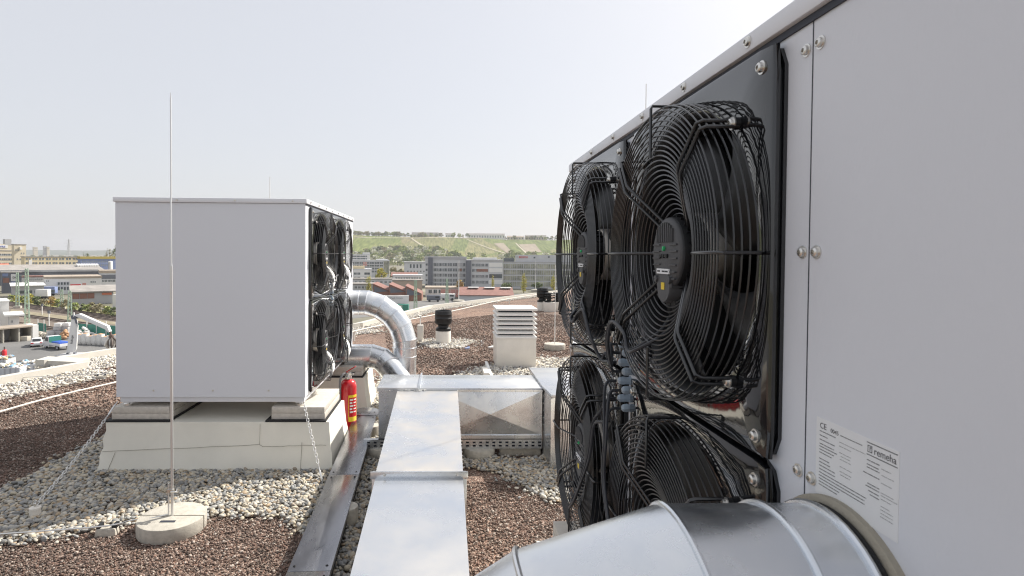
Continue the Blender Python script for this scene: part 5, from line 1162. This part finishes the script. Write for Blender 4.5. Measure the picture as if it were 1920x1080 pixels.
scatter_trees(base, pts, rng.uniform(.7, 1.25, 110), "hazy round tree among the distant suburb's roofs", FARL)
hb = thing("suburb_house", "x", "house", (0, 0, 0)); MB().box(-5, 5, -4, 4, 0, 6).build("wall", M['whitew'], hb); b = MB(); b.prism([(-5.4, 0, 5.9), (0, 0, 9.5), (5.4, 0, 5.9)], (0, -4.4, 0), (0, 4.4, 0)); b.build("roof", M['groof'], hb)
for k in range(26):
    o = hb if k == 0 else dup(hb); y = rng.uniform(560, 1500); px = rng.uniform(45, 222); o.location = (on_y(px, 479, y).x, y, G); o.rotation_euler.z = rng.uniform(0, 3); o['label'] = "tiny pale house among the distant suburb's trees"; o['group'] = "houses of the distant suburb"
for k, (px, yb, yt, w_, lf) in enumerate([(217, 484, 460, 16, 'dark'), (206, 483, 466, 10, 'olive'), (158, 482, 473, 7, 'dark'), (165, 482, 474, 8, 'dark'), (200, 482, 465, 7, 'olive')]): tree_at("hillside_tree", ["large dark tree beside the left heat pump on the horizon", "bare brownish tree left of the large dark tree", "dark conifer like tree above the blue building, left one", "dark rounded tree above the blue building, right one", "slender bare tree above the blue building"][k], px, yb, yt, w_, lf, 260, Y=560, sz=.09)

# right: factories and offices
B = Bld("white_office", "white stepped office beside the left heat pump's right edge, farthest back", 640, 694, 478, 420, 20, M['whitew'], M['gpanel']); B.block(680, 693.5, 473, 479, M['whitew'], "stair_tower", .3, 8)
for y in (480.5, 485): B.band(642, 688, y, 2.4, 16)
B = Bld("glass_office", "long grey glazed office with a red window panel below the wood", 635, 730, 489, 380, 18, M['gpanel'], M['gpanel']); B.block(706, 727, 485.5, 490, M['skyl'], "rooftop_block", 3, 8)
for y in (493, 498, 503.5, 509): B.band(637, 718, y, 3.2, 26)
B.panel(681, 688.5, 491, 499, M['pink'], "red_panel"); B.panel(719.5, 729, 489.5, 514, M['glassg'], "glass_corner", .2)
B = Bld("white_house", "white flat roofed house right beside the left heat pump's edge", 640, 697, 506, 300, 12, M['whitew'], M['gpanel']); B.block(650, 684, 499, 507, M['creamw'], "penthouse", 2, 6)
for y in (513, 521): B.win(663, 676, y, 4, 2, .8); B.win(682, 695, y, 4, 1, .8)
B = Bld("long_shed", "low grey roofed shed in front of the white house and yellow tree", 640, 738, 524, 285, 10, M['gpanel'], M['groof']); B.win(664, 735, 529, 3, 9, .5)
B = Bld("grey_office", "grey concrete office left of the big offices under the wood", 758, 806, 494, 330, 16, M['gpanel'], M['gwall'], rooft=1.0); B.win(767, 792, 499, 7, 4, .5, frame=False); B.win(762, 804, 509, 3, 7, .4)
B = Bld("big_office", "five storey grey office with a dark stair shaft at its left end", 797, 874, 486, 296, 20, M['gpanel'], M['gwall'], rooft=1.4)
B.panel(803, 811.5, 483, 545, M['dark'], "stair_shaft", 1.2, 8)
for k, y in enumerate((496, 506, 516, 525.5, 534)): B.band(812.5, 873, y, 5.6, 20, M['glass']); B.win(797.5, 802.5, y, 4, 1, .7, frame=False); B.panel(858 + 4 * (k % 2), 866, y - 2.5, y + 2.5, M['brick'] if k in (1, ) else M['gwall'], "blind", .17, -.07)
B.block(838, 850, 482.5, 487, M['skyl'], "rooftop_block", 3, 6)
B = Bld("big_office", "five storey grey office with white panel bay between the dark shafts and glass office", 874.5, 943, 490, 289, 20, M['gpanel'], M['gwall'], rooft=.8)
B.panel(873.5, 883.5, 489, 545, M['dark'], "stair_shaft", 1.0, 8); B.block(886, 932, 483, 491, M['skyl'], "rooftop_block", 2, 10)
for k, y in enumerate((497, 507, 518, 529)): B.band(884.5, 916, y, 5.2, 12); B.panel(917.5, 942, y - 4.2, y + 3.2, M['skyl'] if k != 2 else M['glass'], "facade_panel", .1)
B.panel(894, 915, 504.5, 509.5, M['brick'], "red_blinds", .16, -.07)
B = Bld("glass_hall_office", "long glazed office with grey roof storey and red lettering above the poplars", 943.5, 1090, 493, 286, 24, M['gpanel'], M['gwall'], rooft=.5)
for k, y in enumerate((499.5, 511, 522, 533)): B.band(944.5, 1088, y, 8.2, 34, M['glassg'], M['gwall'])
B.block(966, 1090, 478, 493.5, M['gpanel'], "roof_storey", 1.2, 14); B.block(944, 964, 484.5, 493, M['bluew'] if 0 else M['glass'], "plant_room", 2, 8); text("BOSCH", 5.0 * 286 / F, M['red'], B.t, (B.x(973), 1.08, B.z(483.8, 978)), (1, 0, 0), (0, 0, 1), "sign", .08)
b = MB(); b.lathe([(.32, -.05), (.42, -.05), (.42, .05), (.32, .05), (.32, -.05)], 20, (B.x(969.5), 1.12, B.z(482, 970)), 'Y'); b.build("emblem", M['gwall'], B.t)
B.win(1000, 1004, 483, 3, 1, .8, frame=False); B.win(1027, 1031, 482, 3, 1, .8, frame=False)
def gable(name, label, x0, x1, yr, ye, Y, depth, wall, roof, cat="building"):
    f = Front(x0, x1, Y); he, hr = f.z((x0 + x1) / 2, ye) - G, (f.z((x0 + x1) / 2, yr) - CAMZ) * (Y + depth / 2) / Y + CAMZ - G; Wd = f.W; t = thing(name, label, cat, (f.o.x, f.o.y, G), f.rot)
    MB().box(0, Wd, 0, depth, 0, he).build("wall", wall, t); b = MB(); b.prism([(0, -.6, he - .1), (0, depth / 2, hr), (0, depth + .6, he - .1), (0, depth + .6, he + .15), (0, depth / 2, hr + .3), (0, -.6, he + .15)], (-.5, 0, 0), (Wd + .5, 0, 0)); b.build("roof", roof, t); return t, Wd, he
t, Wd, he = gable("red_roof_house", "long low house with red tiled roof between the yellow tree and grey office", 735, 782, 511.5, 518, 268, 14, M['whitew'], M['tile'])
for k in range(6): MB().box(1 + k * 2, 2.2 + k * 2, -.05, .1, he - 1.8, he - .8).build("window", M['glass'], t)
B = Bld("white_strip_hall", "white flat hall with a ribbon window in front of the red roofed house", 737, 792, 517.5, 258, 9, M['whitew'], M['gpanel']); B.band(741, 790, 521.5, 2.6, 10)
B = Bld("beige_hall", "plain beige hall behind the sawtooth brick factory", 736, 792, 526.5, 245, 10, mat("tan render", (.40, .33, .27), .8), M['groof'])
def saw(px0, px1, ybase, ylow, yhigh, Y, lab):
    a, c = on_y(px0, 479, Y), on_y(px1, 479, Y); Wd = c.x - a.x; zl, zh = on_y(px0, ylow, Y).z - G, on_y(px0, yhigh, Y).z - G; t = thing("sawtooth_hall", lab, "factory", (a.x, Y, G), 0, "sawtooth roofed brick factory halls")
    b = MB(); b.add([(0, 0, 0), (Wd, 0, 0), (Wd, 0, zl), (0, 0, zh), (0, 14, 0), (Wd, 14, 0), (Wd, 14, zl), (0, 14, zh)], [(0, 1, 2, 3), (5, 4, 7, 6), (0, 3, 7, 4), (1, 5, 6, 2), (3, 2, 6, 7)]); b.build("wall", M['brick'], t)
    b = MB(); b.add([(-.2, -.4, zh + .15), (Wd, -.4, zl + .15), (Wd, 14.3, zl + .15), (-.2, 14.3, zh + .15), (-.2, -.4, zh + .02), (Wd, -.4, zl + .02), (Wd, 14.3, zl + .02), (-.2, 14.3, zh + .02)], [(0, 1, 2, 3), (7, 6, 5, 4), (0, 4, 5, 1), (1, 5, 6, 2), (2, 6, 7, 3), (3, 7, 4, 0)]); b.build("roof", M['tile'], t)
    b = MB(); b.box(-.3, -.05, 1, 13, zl + .4, zh - .3); b.build("roof_light", M['glass'], t)
    b = MB(); b.add([(.35, -.06, zh - .9), (Wd - .3, -.06, zl - .15), (Wd * .95, -.06, zl - 1.3 + 1.1), (.35, -.06, zl - 1.0 + .3)], [(0, 1, 2, 3)]); b.add([(.35, .0, zh - .9), (Wd - .3, .0, zl - .15), (Wd * .95, .0, zl - 1.3 + 1.1), (.35, .0, zl - 1.0 + .3)], [(3, 2, 1, 0)]); b.build("gable_glazing", M['dark'], t)
saw(700, 730, 570, 545, 532, 212, "left sawtooth bay of the red brick factory"); saw(730.3, 761, 570, 546, 533, 210, "middle sawtooth bay of the red brick factory"); saw(761.3, 791, 570, 551, 536, 208, "right sawtooth bay of the red brick factory, tallest")
B = Bld("grey_hall", "grey low hall with dark windows left of the sawtooth factory", 640, 708, 534, 228, 10, M['gpanel'], M['groof']); B.win(664, 704, 539, 4, 6, .6)
B = Bld("graffiti_wall", "pale wall covered in grey graffiti in front of the brick factory", 716, 767, 554, 196, 1.0, M['whitew'], None, "wall"); B.sign("Wash Dock", 729, 560.5, 5.5, M['gwall'], .06, "graffiti")
B = Bld("pink_building", "half white half salmon two storey building behind the lattice mast", 798, 862, 541, 228, 12, M['whitew'], M['broof']); B.panel(826.5, 861.5, 542.5, 560, M['pink'], "salmon_half", .05)
for k in range(6): B.win(803 + 9.5 * k, 811 + 9.5 * k, 546.5, 6.5, 1, .75)
t, Wd, he = gable("brown_roof_hall", "low hall with a brown tiled roof and pale strips before the big offices", 861, 962, 539.5, 554, 205, 30, M['gpanel'], M['tile'])
for k in range(3): b = MB(); b.box(3 + k * 6.2, 7 + k * 6.2, 10, 13.5, he + 2.1, he + 2.35); b.build("roof_strip", M['skyl'], t)
for px, yb, L, m_, lab in ((800, 566, 5, 'dark', "dark van parked below the salmon building"), (826, 563, 5.5, 'whitew', "white van parked below the salmon building")):
    q = gp_(px, yb); t = thing("parked_van", lab, "van", (q.x, q.y, G), 0, "vans parked beyond the parapet"); MB().box(0, L, 0, 2, .5, 2.4).build("body", M[m_], t, bevel=.25); MB().box(L * .62, L * .9, -.012, .02, 1.4, 2.0).build("window", M['carg'], t)
    for x in (.2, .8): MB().cyl((L * x, -.02, .42), (L * x, .3, .42), .42, n=14).build("wheel", M['tyre'], t)
q = gp_(765, 583); t = thing("green_container", "small green container beside the lattice mast beyond the parapet", "container", (q.x - 3, q.y - 4, G), 0); MB().box(0, 3.4, 0, 2, .1, 2.3).build("box_body", M['green'], t, bevel=.05); MB().box(.2, 1.6, -.03, -.001, .3, 2.1).build("door", M['mastg'], t)
for px, yb, yt, w_, lf, sh, lab, n_ in [(716, 300, 501.5, 20, 'yellow', 'round', "yellow green round tree before the glazed office", 800), (691, 225, 516, 12, 'yellow', 'round', "yellow tree in front of the low grey shed", 600), (861, 556, 524, 18, 'rust', 'round', "orange brown tree at the big office's right corner", 700), (924, 546, 513, 8, 'yellow', 'poplar', "slim yellowish poplar before the white panel bay", 420), (982, 549, 511, 12, 'yellow', 'poplar', "full yellow green poplar before the glass office", 700), (1037, 545, 514, 11, 'yellow', 'poplar', "yellow green poplar beside the close fans", 600), (704, 296, 509, 3, 'dark', 'poplar', "small dark cypress by the yellow round tree", 200), (948, 552, 530, 26, 'dark', 'round', "dark loose bush growth left of the full poplar", 500), (1008, 547, 528, 24, 'dark', 'round', "dark loose bush growth right of the full poplar", 500), (752, 345, 502, 22, 'olive', 'round', "bare brown tree left of the grey office", 500), (738, 350, 500, 18, 'olive', 'round', "bare brown tree behind the red roofed house", 400)]:
    tree_at("poplar_tree" if sh == 'poplar' else "street_tree", lab, px, 0 if yb < 480 and yb in (300, 225, 296, 345, 350) else yb, yt, w_, lf, n_, sh, trunk=.1, sz=.085, Y=yb if yb in (300, 225, 296, 345, 350) else None)
# wood below the vineyards
WOOD = "trees of the wood below the vineyards"
kinds = [('dark', 60, "dark green tree in the wood below the vineyard"), ('fresh', 90, "fresh green tree in the wood below the vineyard"), ('blossom', 64, "white blossoming tree in the wood below the vineyard"), ('olive', 60, "bare brownish tree in the wood below the vineyard")]
for lf, n_, lab in kinds:
    base = tree("wood_tree", lab, (0, 0, 0), 11, 12, lf, 260, .95, 'round', WOOD, trunk=-.08); pts = []
    while len(pts) < n_:
        px = rng.uniform(655, 1046); top = np.interp(px, [655, 700, 760, 790, 815, 860, 1046], [481, 472, 470, 468, 471, 483, 480]); py = rng.uniform(top, 499)
        if px > 830 and (rng.random() < .45 or py > 488): continue
        q = on_hill(px, py); pts.append((q.x, q.y - rng.uniform(0, 60) * (py > 492), q.z - .5))
    scatter_trees(base, pts, rng.uniform(.7, 1.5, n_), lab, WOOD)
# ridge
for lf, n_, lab in [('dark', 34, "dark tree standing on the vineyard ridge"), ('olive', 40, "bare tree standing on the vineyard ridge"), ('fresh', 34, "light green tree standing on the vineyard ridge")]:
    base = tree("ridge_tree", lab, (0, 0, 0), 10, 10, lf, 220, .8, 'round', "trees on the vineyard ridge", trunk=-.08); pts = []
    for k in range(n_):
        px = rng.uniform(662, 880) if rng.random() < .68 else rng.uniform(935, 1060); y = rng.uniform(1405, 1440); X = on_y(px, 450, y).x; pts.append((X, y, float(hill_z(X, y)) - .5))
    scatter_trees(base, pts, rng.uniform(.65, 1.5, n_), lab, "trees on the vineyard ridge")
for x0, x1, yr, ye, lab, nw in ((877.5, 946, 437.5, 440.5, "long white house with grey roof on the vineyard ridge", 14), (951, 982, 442, 444.5, "brown roofed long house on the ridge right of the white one", 6), (985, 1024, 440.5, 443.5, "long house with grey roof on the ridge farthest right", 8), (772, 822, 435.5, 440, "dark roofed long barn on the ridge behind trees", 5), (835, 848, 437, 440.5, "cream house on the ridge left of the long white one", 3)):
    Y = 1420; a, c = on_y(x0, 479, Y), on_y(x1, 479, Y); zg = float(hill_z((a.x + c.x) / 2, Y)); he, hr = on_y((x0 + x1) / 2, ye, Y).z - zg, on_y((x0 + x1) / 2, yr, Y).z - zg; he = max(he, 2.5); hr = max(hr, he + 2.5); Wd = c.x - a.x
    t = thing("ridge_house", lab, "house", (a.x, Y, zg)); MB().box(0, Wd, 0, 10, -2, he).build("wall", M['whitew'] if nw in (14, 3) else M['beige'], t); b = MB(); b.prism([(0, -.6, he + .02), (0, 5, hr), (0, 10.6, he + .02)], (-.5, 0, 0), (Wd + .5, 0, 0)); b.build("roof", M['groof'] if nw != 6 else M['broof'], t)
    for k in range(nw): MB().box(Wd * (k + .3) / nw, Wd * (k + .7) / nw, -.12, .1, he * .3, he * .8).build("window", M['glass'], t)

# ================================================================== HAZE
hz = bpy.data.materials.new("summer haze"); hz.use_nodes = True; N = hz.node_tree.nodes; N.clear(); o_ = N.new("ShaderNodeOutputMaterial"); v_ = N.new("ShaderNodeVolumePrincipled")
v_.inputs["Color"].default_value = (.93, .95, 1, 1); v_.inputs["Density"].default_value = HAZE; v_.inputs["Anisotropy"].default_value = .3; hz.node_tree.links.new(v_.outputs[0], o_.inputs["Volume"])
if HAZE > 0: tag(MB().box(-5950, 5950, -350, 5950, G - 1, 125).build("haze", hz), "thin pale haze over the city and the vineyard hill", "haze", kind='stuff')
